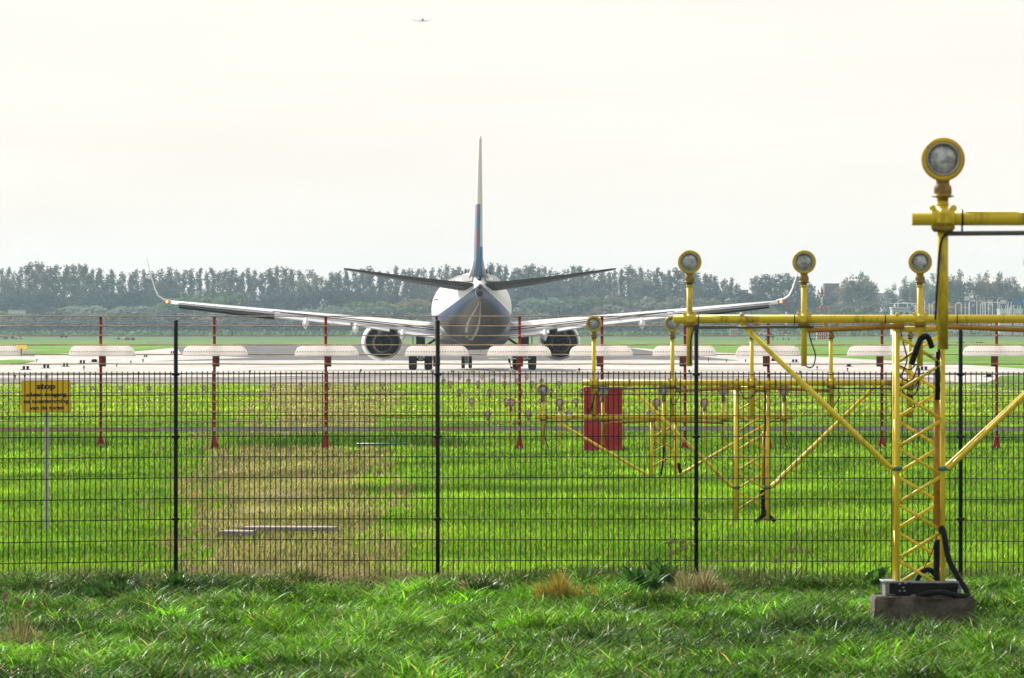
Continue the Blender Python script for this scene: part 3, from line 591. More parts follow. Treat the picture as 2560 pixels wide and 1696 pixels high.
for px in (2010, 2588, 1724): loop(GB, [(X(px+12), -.04, Z(822)), (X(px+16), -.04, Z(850)), (X(px+28), -.04, Z(888)), (X(px+22), -.03, Z(916)), (X(px+8), 0, Z(918)), (X(px+2), 0, Z(908))] if px != 1724 else [(X(1748), -.03, Z(816)), (X(1734), -.03, Z(826)), (X(1727), -.03, Z(850)), (X(1726), -.03, Z(912))], .006)
b = MB(); x0, x1 = X(2207), X(2406)
b.box(((x0+x1)/2, -.12, .062), (x1-x0-.06, .012, .11), bev=.003); b.box(((x0+x1)/2, .42, .06), (x1-x0, .012, .11)); b.box((x0+.06, .15, .122), (.14, .56, .014), bev=.003); b.box((x1-.06, .15, .122), (.16, .56, .014), bev=.003); b.box((x0+.02, .15, .06), (.012, .56, .12)); b.box((x1-.02, .15, .06), (.012, .56, .12)); b.box(((x0+x1)/2, -.10, .122), (x1-x0-.1, .05, .01)); b.build('base_frame', M['steel'], GB)
b = MB(); b.box((x0+.17, -.137, .06), (.15, .03, .115), bev=.01); b.box((x1-.14, -.135, .085), (.2, .02, .05), bev=.01); b.box(((x0+x1)/2, -.129, .064), (x1-x0-.1, .008, .095)); b.build('junction_box_and_shade', M['black'], GB)  # boxes, plus a black sheet that paints the shade on the frame's front
b = MB()
for (u, v) in ((-.03, .05), (.02, .055), (-.0, .02), (-.03, -.01), (.01, -.01)): b.box((x0+.17+u, -.153, .055+v), (.02, .006, .012), bev=.002)
b.build('bolt', M['steel'], GB)
loop(GB, [(X(2352), -.02, Z(1330)), (X(2354), -.05, Z(1320)), (X(2360), -.07, Z(1340)), (X(2370), -.08, Z(1395)), (X(2392), -.1, Z(1440)), (X(2414), -.14, Z(1476)), (X(2414), -.19, Z(1488)), (X(2390), -.22, Z(1488)), (X(2350), -.22, Z(1480)), (X(2310), -.2, Z(1484)), (X(2290), -.16, Z(1490))], .026, 'hose', 'black')
loop(GB, [(X(2344), .12, Z(1350)), (X(2344), .12, Z(1440)), (X(2350), .12, Z(1465))], .03, 'hose', 'black')
loop(GB, [(X(2345), .15, Z(1470)), (X(2341), .15, Z(1440)), (X(2325), .15, Z(1426)), (X(2305), .14, Z(1434)), (X(2292), .12, Z(1456)), (X(2288), .10, Z(1470))], .024, 'hose', 'black')
loop(GB, [(X(2344), .1, Z(1340)), (X(2330), .09, Z(1385)), (X(2312), .08, Z(1420)), (X(2315), .1, Z(1432))], .005)

D = 66.0; k = D/F; zt = CH-(1490-HY)*k
b = MB(); bw = (2433-2183)*k; b.box((0, 0, -.22), (bw, .72, .44), bev=.02)
import bmesh
B = b.build('concrete_block', M['concrete'], loc=((2308-CX)*k, D+.13, zt)); tag(B, 'dark weathered concrete block half sunk in the grass under the near gantry', 'concrete block')
bm = bmesh.new(); bm.from_mesh(B.data); bmesh.ops.subdivide_edges(bm, edges=bm.edges[:], cuts=7, use_grid_fill=True); q = random.Random(4)
for v in bm.verts: v.co += Vector((q.uniform(-1, 1), q.uniform(-1, 1), q.uniform(-1, 1)))*.006
bm.to_mesh(B.data); bm.free(); B.data.polygons.foreach_set('use_smooth', [True]*len(B.data.polygons))

GC, X, Z, zb, _ = gantry(19000/197., [1484.5, 1681, 1879.5, 2077.5, 2275], 810, 957.5, (1457, 2302, [1514, 1575, 1700, 1940, 2060, 2080, 2240]), 1045, (1841, 1920), 1312, (307, 1219), 972, 'second yellow gantry, standing on the lawn just behind the mesh fence', .495)
loop(GC, [(X(1888), .1, Z(976)), (X(1905), .1, Z(975)), (X(1916), .1, Z(985)), (X(1916), .1, Z(1080))], .028, 'hose', 'black')
b = MB(); b.tube([(X(1912), .3, Z(1080)), (X(1911), .3, Z(1215))], .022, 8); b.build('riser_tube', M['orange'], GC)
loop(GC, [(X(1906), .1, Z(1225)), (X(1908), .1, Z(1285)), (X(1890), .05, Z(1305)), (X(1872), 0, Z(1316))], .03, 'hose', 'black')
loop(GC, [(X(1912), .1, Z(1280)), (X(1932), 0, Z(1300)), (X(1950), -.05, Z(1318))], .03, 'hose', 'black')
loop(GC, [(X(1908), .1, Z(1280)), (X(1903), .1, Z(1300)), (X(1890), .1, Z(1312))], .02, 'hose', 'black')
for pts in ([(1500, 975), (1488, 985), (1482, 1010), (1477, 1030), (1478, 1015), (1486, 995)], [(1700, 975), (1697, 990), (1688, 1010), (1680, 1012), (1677, 995)], [(2094, 975), (2100, 990), (2085, 1015)], [(1850, 975), (1862, 996), (1880, 992), (1893, 975)]):
    loop(GC, [(X(p), -.03, Z(q_)) for p, q_ in pts], .006)

GDD, X, Z, zb, _ = gantry(19000/151., [1357, 1507, 1659, 1808, 1960], 975, 1043, (1337, 1984, [1368, 1490, 1560, 1855, 1945]), 1113, (1629, 1690), 1200, (276, 1190), 1051, 'third yellow gantry, the lowest and farthest, beside the red cabinet', .485)
for px in (1357, 1507, 1960): loop(GDD, [(X(px+12), -.03, Z(1052)), (X(px+5), -.03, Z(1062)), (X(px+4), -.03, Z(1085)), (X(px+10), -.03, Z(1110)), (X(px+14), -.03, Z(1122)), (X(px+6), -.03, Z(1126)), (X(px+(-4)), -.02, Z(1118))], .006)
loop(GDD, [(X(1658), .1, Z(1056)), (X(1660), .1, Z(1090)), (X(1658), .1, Z(1150)), (X(1653), .1, Z(1196)), (X(1665), .1, Z(1196)), (X(1680), .1, Z(1200))], .016, 'hose', 'black')
loop(GDD, [(X(1662), .12, Z(1056)), (X(1663), .12, Z(1100)), (X(1657), .12, Z(1170))], .012, 'hose', 'black')
loop(GDD, [(X(1695), .05, Z(1158)), (X(1700), .05, Z(1175)), (X(1704), .05, Z(1198))], .03, 'hose', 'black')
loop(GDD, [(X(1650), .05, Z(1200)), (X(1680), .05, Z(1192)), (X(1712), .05, Z(1204))], .03, 'hose', 'black')

# the gantry nearest to the camera: only its left end reaches into the frame
kA = 528.; DA = F/kA; kk = DA/F
cA = 2357+2*kA*1.0
GA, X, Z, zb, _ = gantry(DA, [2357+kA*i for i in range(5)], 399, 545, (2280, 2357+4*kA+77, [2405]), 874, (cA-110, cA+110), 818+kA*2.55, (830, 1300), 590, 'foreground yellow gantry reaching in from the right edge, lamp high against the sky', .485)
loop(GA, [(X(2364), -.03, Z(585)), (X(2352), -.03, Z(605)), (X(2346), -.03, Z(650)), (X(2338), -.02, Z(800))], .006)
for ob in (GA,): pass

# ---------------------------------------------------------------- ground mounted approach lamps
def ground_lamp(r=.1, h=.3):
    root = empty('approach_light', (0, 0, 0), 'x', 'approach light', 'small approach lamps standing in the grass')
    b = MB(); b.tube([(0, 0, -.1), (0, 0, h-1.7*r)], .022, 10); b.build('post', M['yellow'], root)
    head(root, 0, 0, h, r, gl='glass_bright'); return root
first = {}
def put_lamp(x, D, z, label, g, hkey):
    if hkey not in first: o = ground_lamp(h=hkey); first[hkey] = (o, False); src = o
    src, used = first[hkey]
    o = src if not used else copy_tree(src)
    first[hkey] = (src, True); o.location = (x, D, z); o['label'] = label; o['group'] = g; return o
rows = [('nearest', [1277, 1399, 1519.5, 1641, 1761], 121.3, 1006.5, 1122), ('second', [1219.5, 1320.5, 1421.5, 1522.5, 1624], 101.2, 1035, 1058), ('third', [1179, 1266, 1353, 1440, 1527], 87, 1003, 1022), ('fourth', [1149, 1224.5, 1301, 1377, 1453], 76, 979, 996), ('fifth', [1126, 1194, 1261, 1329, 1398], 68, 959, 974), ('sixth', [1109, 1171, 1232, 1293, 1354], 61.5, 952, 966), ('seventh', [1093, 1149, 1205, 1261, 1317], 56, 942, 956), ('farthest', [1081, 1131.5, 1182, 1233, 1284], 51, 929, 940)]
ps = ['first', 'second', 'third', 'fourth', 'fifth']
for (nm, pxs, ppm, hy, by) in rows:
    D = F/ppm; zh = CH-(hy-HY)/ppm; zg = CH-(by-HY)/ppm
    for i, px in enumerate(pxs):
        put_lamp((px-CX)/ppm, D, zh-round(zh-zg, 2), f'approach lamp in grass, {ps[i]} from the left in the {nm} row behind the gantries', f'approach lamps of the {nm} row', round(zh-zg, 2))
cb = [([231, 301.5, 372, 440, 509.6], 972, 969, 'of the five between yellow sign and second red post'), ([683.5, 752, 821, 889, 956], 966, 961, 'of the five around the third red post'), ([1567, 1637, 1706, 1775, 1843], 962, 964, 'of the five around the third black post'), ([2013, 2083, 2154, 2224, 2294.5], 968, 971, 'of the five behind the nearest lattice tower')]
for pxs, ya, yb, lb in cb:
    for i, px in enumerate(pxs):
        D = F/68.5; hy = ya+(yb-ya)*i/4; zh = CH-(hy-HY)/68.5
        put_lamp((px-CX)/68.5, D, zh-.22, f'low lamp, {ps[i]} from the left {lb}', 'lamps of the long crossbar', .22)
# ---------------------------------------------------------------- taxiing airliner seen from behind
PD_ = 419.0; yaw = R(1.52)
PL = empty('airliner', ((1181.3-CX)*PD_/F, PD_, .02), 'twin engine airliner with blue tail seen from behind on the taxiway', 'airliner', rz=yaw)
SEC = [(-18.42, 4.22, .20, .36), (-18.0, 4.22, .27, .43), (-17, 4.22, .5, .62), (-15, 4.12, .92, .95), (-13, 3.96, 1.28, 1.24), (-11, 3.8, 1.56, 1.5), (-9, 3.62, 1.8, 1.72), (-7, 3.46, 1.96, 1.88), (-5, 3.36, 2.03, 1.97), (-2, 3.32, 2.05, 2.0), (13.5, 3.32, 2.05, 2.0), (15.5, 3.28, 1.9, 1.85), (17.2, 3.15, 1.5, 1.45), (18.6, 2.98, .9, .85), (19.3, 2.9, .45, .4), (19.55, 2.88, .06, .06)]
def sec(y):
    ys_ = [s[0] for s in SEC]; return [float(np.interp(y, ys_, [s[j] for s in SEC])) for j in (1, 2, 3)]
def onfus(x, z, off=.006):
    for y in np.arange(-18.4, 0, .05):
        cz, rx, rz = sec(y)
        if (x/rx)**2+((z-cz)/rz)**2 <= 1: return Vector((x, y-off-.05, z))
    return Vector((x, -1, z))
b = MB(); n = 56; rings = []
for y in list(np.arange(-18.42, 0, .6))+[s[0] for s in SEC if s[0] >= -2]+[0, 5, 10]:
    rings.append(y)
rings = sorted(set(round(float(v), 3) for v in rings))
b.loft([[Vector((sec(y)[1]*math.cos(2*math.pi*k/n), y, sec(y)[0]+sec(y)[2]*math.sin(2*math.pi*k/n))) for k in range(n)] for y in rings]); FU = b.build('fuselage', M['livery'], PL)
# belly fairing
b = MB(); R_ = []
for (y, rx, rz, cz) in ((-5.2, 1.0, .3, 1.75), (-4.4, 1.75, .62, 1.95), (-3, 1.98, .85, 2.05), (0, 2.08, 1.0, 2.1), (5, 2.08, 1.0, 2.1), (8, 1.7, .7, 1.9), (9.5, .9, .3, 1.6)):
    R_.append([Vector((rx*math.copysign(abs(math.cos(a))**.7, math.cos(a)), y, cz+rz*math.copysign(abs(math.sin(a))**.8, math.sin(a)))) for a in [2*math.pi*k/36 for k in range(36)]])
b.loft(R_); b.build('belly_fairing', M['planegrey'], PL)
# tail cone with two dark openings
b = MB(); b.lathe([(0, -.02), (.13, -.02)], (0, -18.44, 4.12), 'y', 20); b.build('exhaust', M['shaded_metal'], PL)
b = MB(); b.loft([[Vector((rx*math.cos(a), y, cz+rz*math.sin(a)-(.04*math.sin(a*2))*0)) for a in [2*math.pi*k/24 for k in range(24)]] for (y, rx, rz, cz) in ((-18.0, .27, .43, 4.22), (-18.5, .225, .39, 4.22), (-18.55, .19, .35, 4.21))]); tcn = b.build('tail_cone', M['planegrey'], PL)
b = MB(); b.lathe([(0, 0), (.135, 0)], (0, -18.57, 4.12), 'y', 20); b.lathe([(0, 0), (.09, 0)], (0, -18.57, 4.44), 'y', 16); b.build('opening', M['darkseam'], tcn)
b = MB(); b.lathe([(0, -.3), (.09, -.2), (.12, 0), (.09, .2), (0, .3)], (0, -16.9, 4.93), 'y', 12); b.build('tail_light', M['darkseam'], PL)
M['fairing'] = mat('tail_fairing_grey', (.22, .22, .23), .3, noise=(3, (.08, .08, .085), .35, .6))
for s in (-1, 1):
    b = MB(); pp = [(.30, 4.98), (.55, 5.08), (.95, 5.06), (1.30, 4.86), (1.15, 4.72), (.70, 4.70), (.34, 4.72)]; b.add([onfus(s*x, z)+Vector((s*.03, 0, .09)) for x, z in pp], [tuple(range(len(pp)))]); b.build('tail_panel', M['fairing'], FU)
    b = MB(); pp = [(1.28, 4.90), (1.05, 4.72), (.4, 4.66), (.4, 4.60), (1.1, 4.66), (1.4, 4.88)]; b.add([onfus(s*x, z, .02)+Vector((s*.04, 0, .10)) for x, z in pp], [tuple(range(len(pp)))]); b.build('stabiliser_slot', M['darkseam'], FU)
b = MB()
for s in (-1, 1):
    for a in (60, 66, 72, 78): 
        y = -9.0; cz, rx, rz = sec(y); q = R(a); p = Vector((s*rx*math.cos(q), y, cz+rz*math.sin(q))); nn = Vector((s*math.cos(q), 0, math.sin(q))); b.box(p+nn*.08, (.06, .4, .24), rot=Matrix.Rotation(-s*(math.pi/2-q), 3, 'Y'))
b.build('vortex_fin', M['darkseam'], PL)
# light loop painted on the belly
pts = []
loop_px = [(1199, 753, .018), (1192, 768, .025), (1184, 782, .03), (1175, 796, .04), (1168, 812, .055), (1165.5, 828, .065), (1167, 842, .07), (1172, 851, .07), (1179, 850, .07), (1187, 838, .07), (1194, 822, .065), (1198, 806, .05), (1200, 790, .035), (1201, 770, .022), (1201.5, 754, .015)]
b = MB(); vs = []
Pm = []
for (px, py, w_) in loop_px:
    D = 402 if py < 790 else 408; X0 = (px-CX)*D/F; lx = X0-PL.location.x; z = CH-(py-HY)*D/F
    for it in range(3):
        ly = onfus(lx, z).y; D = PD_+ly*math.cos(yaw); X0 = (px-CX)*D/F-PL.location.x; lx = (X0+ly*math.sin(yaw))/math.cos(yaw); z = CH-(py-HY)*D/F-.02
    Pm.append((lx, z, w_))
for i, (x, z, w_) in enumerate(Pm):
    x0, z0, _ = Pm[max(0, i-1)]; x1, z1, _ = Pm[min(len(Pm)-1, i+1)]; t = Vector((x1-x0, z1-z0)).normalized(); nx_, nz_ = -t.y, t.x
    vs += [onfus(x+nx_*w_, z+nz_*w_), onfus(x-nx_*w_, z-nz_*w_)]
b.add(vs, [(2*i, 2*i+1, 2*i+3, 2*i+2) for i in range(len(Pm)-1)], True); b.build('painted_loop', M['stripe'], FU)
b = MB(); b.box(onfus(.55, 1.95)+Vector((0, -.02, 0)), (.24, .06, .09), rot=Matrix.Rotation(R(-25), 3, 'Y')); b.build('drain_vent', M['darkseam'], FU)
for s in (-1, 1):
    b = MB(); b.box(onfus(s*1.6, 2.95), (.2, .06, .06)); b.build('hatch', M['darkseam'], FU)
    b = MB()
    for q in range(10): b.box((s*1.97, -3+q*1.3, 3.75), (.03, .25, .33), bev=.01)
    b.build('window_row', M['window'], FU)
# wings --------------------------------------------------------------
def wing(s):
    st = [(1.2, 5.9, -2.0, 2.55, 1.95, .42), (4.9, 3.9, -2.2, 2.86, 2.42, .30), (6.7, 3.0, -2.6, 3.0, 2.68, .24), (10.1, 1.25, -3.1, 3.27, 3.02, .19), (13.5, -.5, -3.75, 3.56, 3.36, .15), (16.6, -2.1, -4.3, 3.82, 3.67, .11)]
    b = MB(); rings = []
    for (x, le, te, zc, zt, th) in st:
        c = le-te
        prof = [(te, zt), (te+.15*c, zt+(zc-zt)*.42), (te+.35*c, zt+(zc-zt)*.82), (te+.6*c, zc), (te+.85*c, zc-.02), (le-.01*c, zc-.35*th), (le, zc-.7*th), (le-.08*c, zc-1.05*th), (te+.5*c, zc-1.25*th), (te+.2*c, zt-.45*th), (te, zt-.35*th)]
        rings.append([Vector((s*x, y, z)) for y, z in prof])
    b.loft(rings); Wg = b.build('wing', M['wing'], PL)
    # winglet
    cv = [(16.6, 3.82, 2.1, -4.3, .11), (16.95, 3.88, 1.9, -4.4, .10), (17.25, 4.08, 1.7, -4.5, .09), (17.42, 4.45, 1.45, -4.65, .07), (17.6, 5.1, 1.1, -4.9, .05), (17.85, 6.15, .55, -5.35, .03)]
    rings = []
    for i, (x, z, c, te, th) in enumerate(cv):
        p0 = cv[max(0, i-1)]; p1 = cv[min(len(cv)-1, i+1)]; t = Vector((p1[0]-p0[0], p1[1]-p0[1])).normalized(); nx_, nz_ = -t.y, t.x
        rings.append([Vector((s*(x+nx_*o), y, z+nz_*o)) for (y, o) in ((te, 0.0), (te+.4*c, .5*th), (te+.8*c, .45*th), (te+c, 0), (te+.8*c, -.45*th), (te+.4*c, -.5*th))])
    b = MB(); b.loft(rings); b.build('winglet', M['white'], PL)
    b = MB(); b.lathe([(0, -.09), (.06, -.05), (.07, 0), (.0, .09)], (s*16.75, -4.45, 3.74), 'y', 10); b.build('wingtip_light', M['navlight'], PL)
    def slab(name, x0, x1, y0, z0, y1, z1, m, dz0, dz1, th0=.06, th1=.06, parent=Wg):   # rear panel from wing trailing edge down
        vs = []
        for (x, (y, z), th) in ((x0, (y0, z0), th0), (x1, (y1, z1), th1)):
            d = dz0 if x == x0 else dz1
            vs.append([Vector((s*x, y+.12, z+.0)), Vector((s*x, y-.75*(d/.3) if d < .3 else y-.9, z-d)), Vector((s*x, y-.7*(d/.3)+.03 if d < .3 else y-.85, z-d-th)), Vector((s*x, y+.12, z-th-.04))])
        q = MB(); q.loft(vs, smooth=False); return q.build(name, m, parent)
    te = lambda x: float(np.interp(x, [1.2, 4.9, 6.7, 10.1, 13.5, 16.6], [-2.0, -2.2, -2.6, -3.1, -3.75, -4.3])); tz = lambda x: float(np.interp(x, [1.2, 4.9, 6.7, 10.1, 13.5, 16.6], [1.95, 2.42, 2.68, 3.02, 3.36, 3.67]))
    slab('inboard_flap', 2.0, 4.15, te(2.0)-.02, tz(2)-.05, te(4.15)-.02, tz(4.15)-.05, M['wing'], .24, .22)
    slab('inboard_flap', 4.6, 6.6, te(4.6)-.02, tz(4.6)-.04, te(6.6)-.02, tz(6.6)-.04, M['wing'], .2, .15)
    slab('outboard_flap', 6.75, 11.4, te(6.75)-.02, tz(6.75)-.03, te(11.4)-.02, tz(11.4)-.03, M['wing'], .2, .14)
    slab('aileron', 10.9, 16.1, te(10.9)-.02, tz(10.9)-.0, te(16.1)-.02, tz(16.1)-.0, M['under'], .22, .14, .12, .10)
    q = MB()
    for (x0, x1, d) in ((2.0, 10.6, .0), (4.4, 11.3, .17)):
        a_, c_ = Vector((s*x0, te(x0)+.35-d, tz(x0)+.14-d*.9)), Vector((s*x1, te(x1)+.3-d, tz(x1)+.10-d*.9)); q.tube([a_+Vector((0, -.02, .0)), c_], .03, 5)
    for x in (4.4, 7.9): q.box((s*x, te(x)+.1, tz(x)+.07), (.02, .5, .12))
    q.build('panel_gap', M['darkseam'], Wg)
    q = MB(); zc = lambda x: float(np.interp(x, [1.2, 4.9, 6.7, 10.1, 13.5, 16.6], [2.55, 2.86, 3.0, 3.27, 3.56, 3.82])); cc = lambda x: float(np.interp(x, [1.2, 4.9, 6.7, 10.1, 13.5, 16.6], [7.9, 6.1, 5.6, 4.35, 3.25, 2.2]))
    q.tube([(s*x, te(x)+.15*cc(x), tz(x)+(zc(x)-tz(x))*.42+.012) for x in (2.1, 4.9, 6.7, 10.1, 11.0)], .026, 5); q.build('spoiler_gap', M['darkseam'], Wg)
    q = MB(); q.tube([(s*x, te(x)+.07*cc(x), tz(x)+(zc(x)-tz(x))*.2+.012) for x in (10.9, 13.5, 16.2)], .02, 5); q.build('aileron_gap', M['darkseam'], Wg)
    for x, L_ in ((3.9, .42), (6.45, .5), (9.2, .42)):
        q = MB(); z = tz(x)-.1; y = te(x)
        q.loft([[Vector((s*x+rx*math.cos(a), yy, zz_+rz*math.sin(a))) for a in [2*math.pi*k/12 for k in range(12)]] for (yy, rx, rz, zz_) in ((y+2.0, .05, .05, z-.05), (y+1.0, .17, .2, z-.15), (y, .19, .30, z-.22), (y-.6, .13, .26, z-.32), (y-1.1, .03, .10, z-.50))]); q.build('flap_fairing', M['wing'], PL)
for s in (-1, 1): wing(s)
# stabilisers and fin ------------------------------------------------
for s in (-1, 1):
    b = MB(); rings = []
    for (x, le, te, zle, zte, th) in ((.35, -13.2, -17.4, 4.34, 4.68, .36), (3.8, -15.2, -18.2, 4.82, 5.03, .20), (7.17, -17.2, -19.0, 5.40, 5.47, .06)):
        c = le-te; rings.append([Vector((s*x, y, z)) for y, z in ((te, zte), (te+.4*c, zte*.55+zle*.45+th*.5), (te+.8*c, zle*.8+zte*.2+th*.5), (le, zle), (te+.8*c, zle*.8+zte*.2-th*.6), (te+.4*c, zte*.5+zle*.5-th*.75), (te, zte-th*.35))])
    b.loft(rings); st_ = b.build('stabiliser', M['stab'], PL)
    b = MB(); b.loft([[Vector((s*x, te-.01, zte+.02)), Vector((s*x, te-.01, zte-th)), Vector((s*x, te+.5, zte-th*1.2)), Vector((s*x, te+.5, zte+.02))] for (x, te, zte, th) in ((.8, -17.52, 4.71, .25), (3.8, -18.21, 5.02, .17), (7.0, -18.98, 5.44, .06))], smooth=False); b.build('elevator', M['stab'], st_)
b = MB(); rings = []
for (z, le, te, th) in ((5.0, -10.5, -17.0, .56), (6.3, -12.3, -17.4, .48), (8.85, -14.4, -18.3, .38), (12.2, -17.2, -19.5, .2), (12.45, -17.9, -19.5, .06)):
    c = le-te; rings.append([Vector((x, y, z)) for x, y in ((.0+th*.16, te), (th*.42, te+.3*c), (th*.5, te+.6*c), (th*.25, te+.93*c), (0, le), (-th*.25, te+.93*c), (-th*.5, te+.6*c), (-th*.42, te+.3*c), (-th*.16, te))])
b.loft(rings); FN = b.build('fin', M['fin'], PL)
b = MB(); b.loft([[Vector((th*a, y, z)) for a, y in ((-.5, -9.5), (.5, -9.5), (.6, -15), (-.6, -15))] for (z, th) in ((4.9, .9), (5.5, .55), (6.3, .3))]); b.build('fin_root', M['white'], FN)
def emb(z0, z1, w_):
    b = MB(); vs = []; n_ = 20
    for k in range(n_):
        a = 2*math.pi*k/n_; z = (z0+z1)/2+(z1-z0)/2*math.sin(a); te = np.interp(z, [5, 6.3, 8.85, 12.2], [-17, -17.4, -18.3, -19.5]); le = np.interp(z, [5, 6.3, 8.85, 12.2], [-10.5, -12.3, -14.4, -17.2]); c = le-te
        t = .22+w_*math.cos(a); th = np.interp(z, [5, 6.3, 8.85, 12.2], [.56, .48, .38, .2]); x = -np.interp(t, [0, .3, .6], [.16*th, .42*th, .5*th])-.008; vs.append((x, te+t*c, z))
    b.add(vs, [tuple(range(n_))]); b.build('emblem', M['livery_red'], FN)
emb(8.2, 8.75, .05); emb(6.35, 7.6, .08)
# engines ------------------------------------------------------------
for s in (-1, 1):
    ex, ez = s*4.93, 1.50; b = MB(); n = 36
    def ring(y, r, fl=.88): return [Vector((ex+r*math.cos(a), y, ez+(r*math.sin(a) if math.sin(a) > 0 else r*fl*math.sin(a)))) for a in [2*math.pi*k/n for k in range(n)]]
    b.loft([ring(y, r) for y, r in ((6.3, .8), (6.5, .95), (6.3, 1.08), (5.3, 1.17), (4.2, 1.16), (3.0, 1.07), (2.3, .96), (2.32, .93), (3.2, .95), (4.5, .9))], cap=False); NC = b.build('nacelle', M['nacelle'], PL)
    b = MB(); b.loft([ring(y, r) for y, r in ((2.6, .92), (3.2, .93), (4.4, .88), (4.5, .02))], cap=False); b.build('bypass_duct', M['shaded_metal'], NC)
    b = MB(); b.lathe([(.62, 4.4), (.66, 3.0), (.60, 2.0), (.50, 1.2), (.47, 1.2), (.46, 2.2)], (ex, 0, ez-.02), 'y', 28); b.build('core_cowl', M['shaded_metal'], NC)
    b = MB(); b.lathe([(.54, 1.45), (.50, 1.14), (.46, 1.14), (.45, 1.5)], (ex, 0, ez-.02), 'y', 28); b.build('core_nozzle', M['beige'], NC)
    b = MB(); b.lathe([(.44, 2.0), (.25, 1.7), (.18, 1.2), (.03, .7), (0, .68)], (ex, 0, ez-.02), 'y', 20); b.build('exhaust_plug', M['shaded_metal'], NC)
    b = MB(); b.loft([[Vector((ex+x, y, z)) for x, z in ((-w_, z0), (w_, z0), (w_*1.1, z1), (-w_*1.1, z1))] for (y, w_, z0, z1) in ((-1.2, .06, 2.1, 2.35), (1.0, .28, 1.85, 2.45), (3.6, .30, 2.0, 2.7), (5.2, .12, 2.4, 2.8))], smooth=False); b.build('pylon', M['shaded_metal'], PL)
# landing gear -------------------------------------------------------
def wheel(parent, x, y, r, w_):
    b = MB(); b.lathe([(r*.5, -w_/2), (r*.82, -w_/2), (r*.95, -w_*.42), (r, -w_*.25), (r, w_*.25), (r*.95, w_*.42), (r*.82, w_/2), (r*.5, w_/2)], (x, y, r), 'x', 28); t = b.build('wheel', M['tyre'], parent)
    b = MB(); b.lathe([(0, -w_*.35), (r*.48, -w_*.45), (r*.5, 0), (r*.48, w_*.45), (0, w_*.35)], (x, y, r), 'x', 20); b.build('hub', M['steel'], t)
for s in (-1, 1):
    x = s*2.86
    for d in (-.43, .43): wheel(PL, x+d, 0, .565, .44)
    b = MB(); b.tube([(x, .05, .5), (x, .05, 2.5)], [.12, .15], 12); b.tube([(x-.4, 0, .565), (x+.4, 0, .565)], .08, 10); b.box((x, -.05, 1.55), (.5, .08, .9), bev=.04); b.tube([(x-s*.1, .1, 1.2), (x-s*1.6, .2, 2.2)], .07, 8); b.build('landing_strut', M['shaded_metal'], PL)
    b = MB(); b.box((x, -.15, .62), (.3, .2, .3), bev=.05); b.build('brake', M['steel'], PL)
    b = MB(); b.box((x+s*.42, .2, 1.7), (.04, .7, .9), bev=.02); b.build('gear_door', M['planegrey'], PL)
for d in (-.2, .2): wheel(PL, d, 15.6, .35, .2)
b = MB(); b.tube([(0, 15.6, .3), (0, 15.9, 1.6)], .08, 10); b.tube([(-.2, 15.6, .35), (.2, 15.6, .35)], .05, 8); b.build('nose_strut', M['steel'], PL)
for (x, y, h_) in ((-.35, 3, .28), (.45, 1, .25), (0, 9, .3)):
    b = MB(); b.prism([(-.12, 0), (.12, 0), (.02, -h_), (-.08, -h_)], .03, 'x', (x, y, 1.17)); b.build('antenna', M['white'], PL)

# departing airliner high in the sky
D = 9000.; k = D/F; e = empty('distant_airliner', ((1056-CX)*k, D, CH-(49-HY)*k), 'tiny grey airliner flying high in the pale sky', 'airliner'); u = k/1.0
M['skygrey'] = mat('hazy_aircraft_grey', (.36, .34, .38), .6)  # grey of the haze is painted on; airliner lies beyond the haze box
b = MB(); b.loft([[Vector((3.1*q*u*math.cos(a), y*u, 3.1*q*u*math.sin(a))) for a in [2*math.pi*j/16 for j in range(16)]] for y, q in ((-30, .15), (-22, .6), (-10, 1), (20, 1), (26, .7), (30, .1))]); b.build('fuselage', M['skygrey'], e)
for s in (-1, 1):
    b = MB(); b.loft([[Vector((s*x*u, y0*u, (z+.9)*u)), Vector((s*x*u, y1*u, z*u)), Vector((s*x*u, y0*u, (z-.9*t)*u))] for (x, y0, y1, z, t) in ((0, 8, -6, -3.2, 1.3), (17, -2, -8, -3.2-.3+.0, 1), (25.5, -9, -12, -1.0 if s > 0 else .0, .3))], smooth=False); b.build('wing', M['skygrey'], e)
    b = MB(); b.box((s*8*u, 4*u, -6.2*u), (1.6*u, 3*u, 2.6*u), bev=.3*u); b.build('engine', M['skygrey'], e)
b = MB(); b.box((0, 0, -4.4*u), (3.5*u, 10*u, 1.6*u), bev=.3*u); b.build('belly', M['skygrey'], e)
# ---------------------------------------------------------------- small lights and boxes on the pavement
M['tealglass'] = mat('teal_lamp', (.05, .35, .4), .3); M['edgered'] = mat('worn_red_marker', (.25, .05, .03), .5)
def place(px, py): D = gd(py, .03); return ((px-CX)*D/F, D, .03), D/F
pairs = [(64.5, 925, 10, 8), (115.5, 921, 9, 8), (164, 917, 8, 8), (206, 909, 8, 7), (364, 893, 5, 5), (431, 884, 5, 5), (1754, 891, 6, 5), (1987, 906, 8, 6), (2310, 926, 10, 8)]
for i, (px, py, w_, h_) in enumerate(pairs):
    loc, k = place(px, py); side = 'left' if px < 600 else 'right'
    e = empty('taxiway_light', loc, f'paired small black lamps, {ORD[i if px < 600 else i-6]} pair from left on the {side} taxiway side', 'runway light', 'paired black taxiway lamps')
    b = MB(); b.box((0, 0, .01), (w_*2.6*k, .5, .03)); b.build('base_plate', M['black'], e)
    for s in (-1, 1):
        b = MB(); b.lathe([(.0, .0), (w_*.26*k, 0), (w_*.34*k, h_*.45*k), (w_*.38*k, h_*k), (w_*.3*k, h_*1.05*k), (0, h_*1.1*k)], (s*w_*.48*k, 0, .02), n=10); b.build('lamp', M['black'], e)
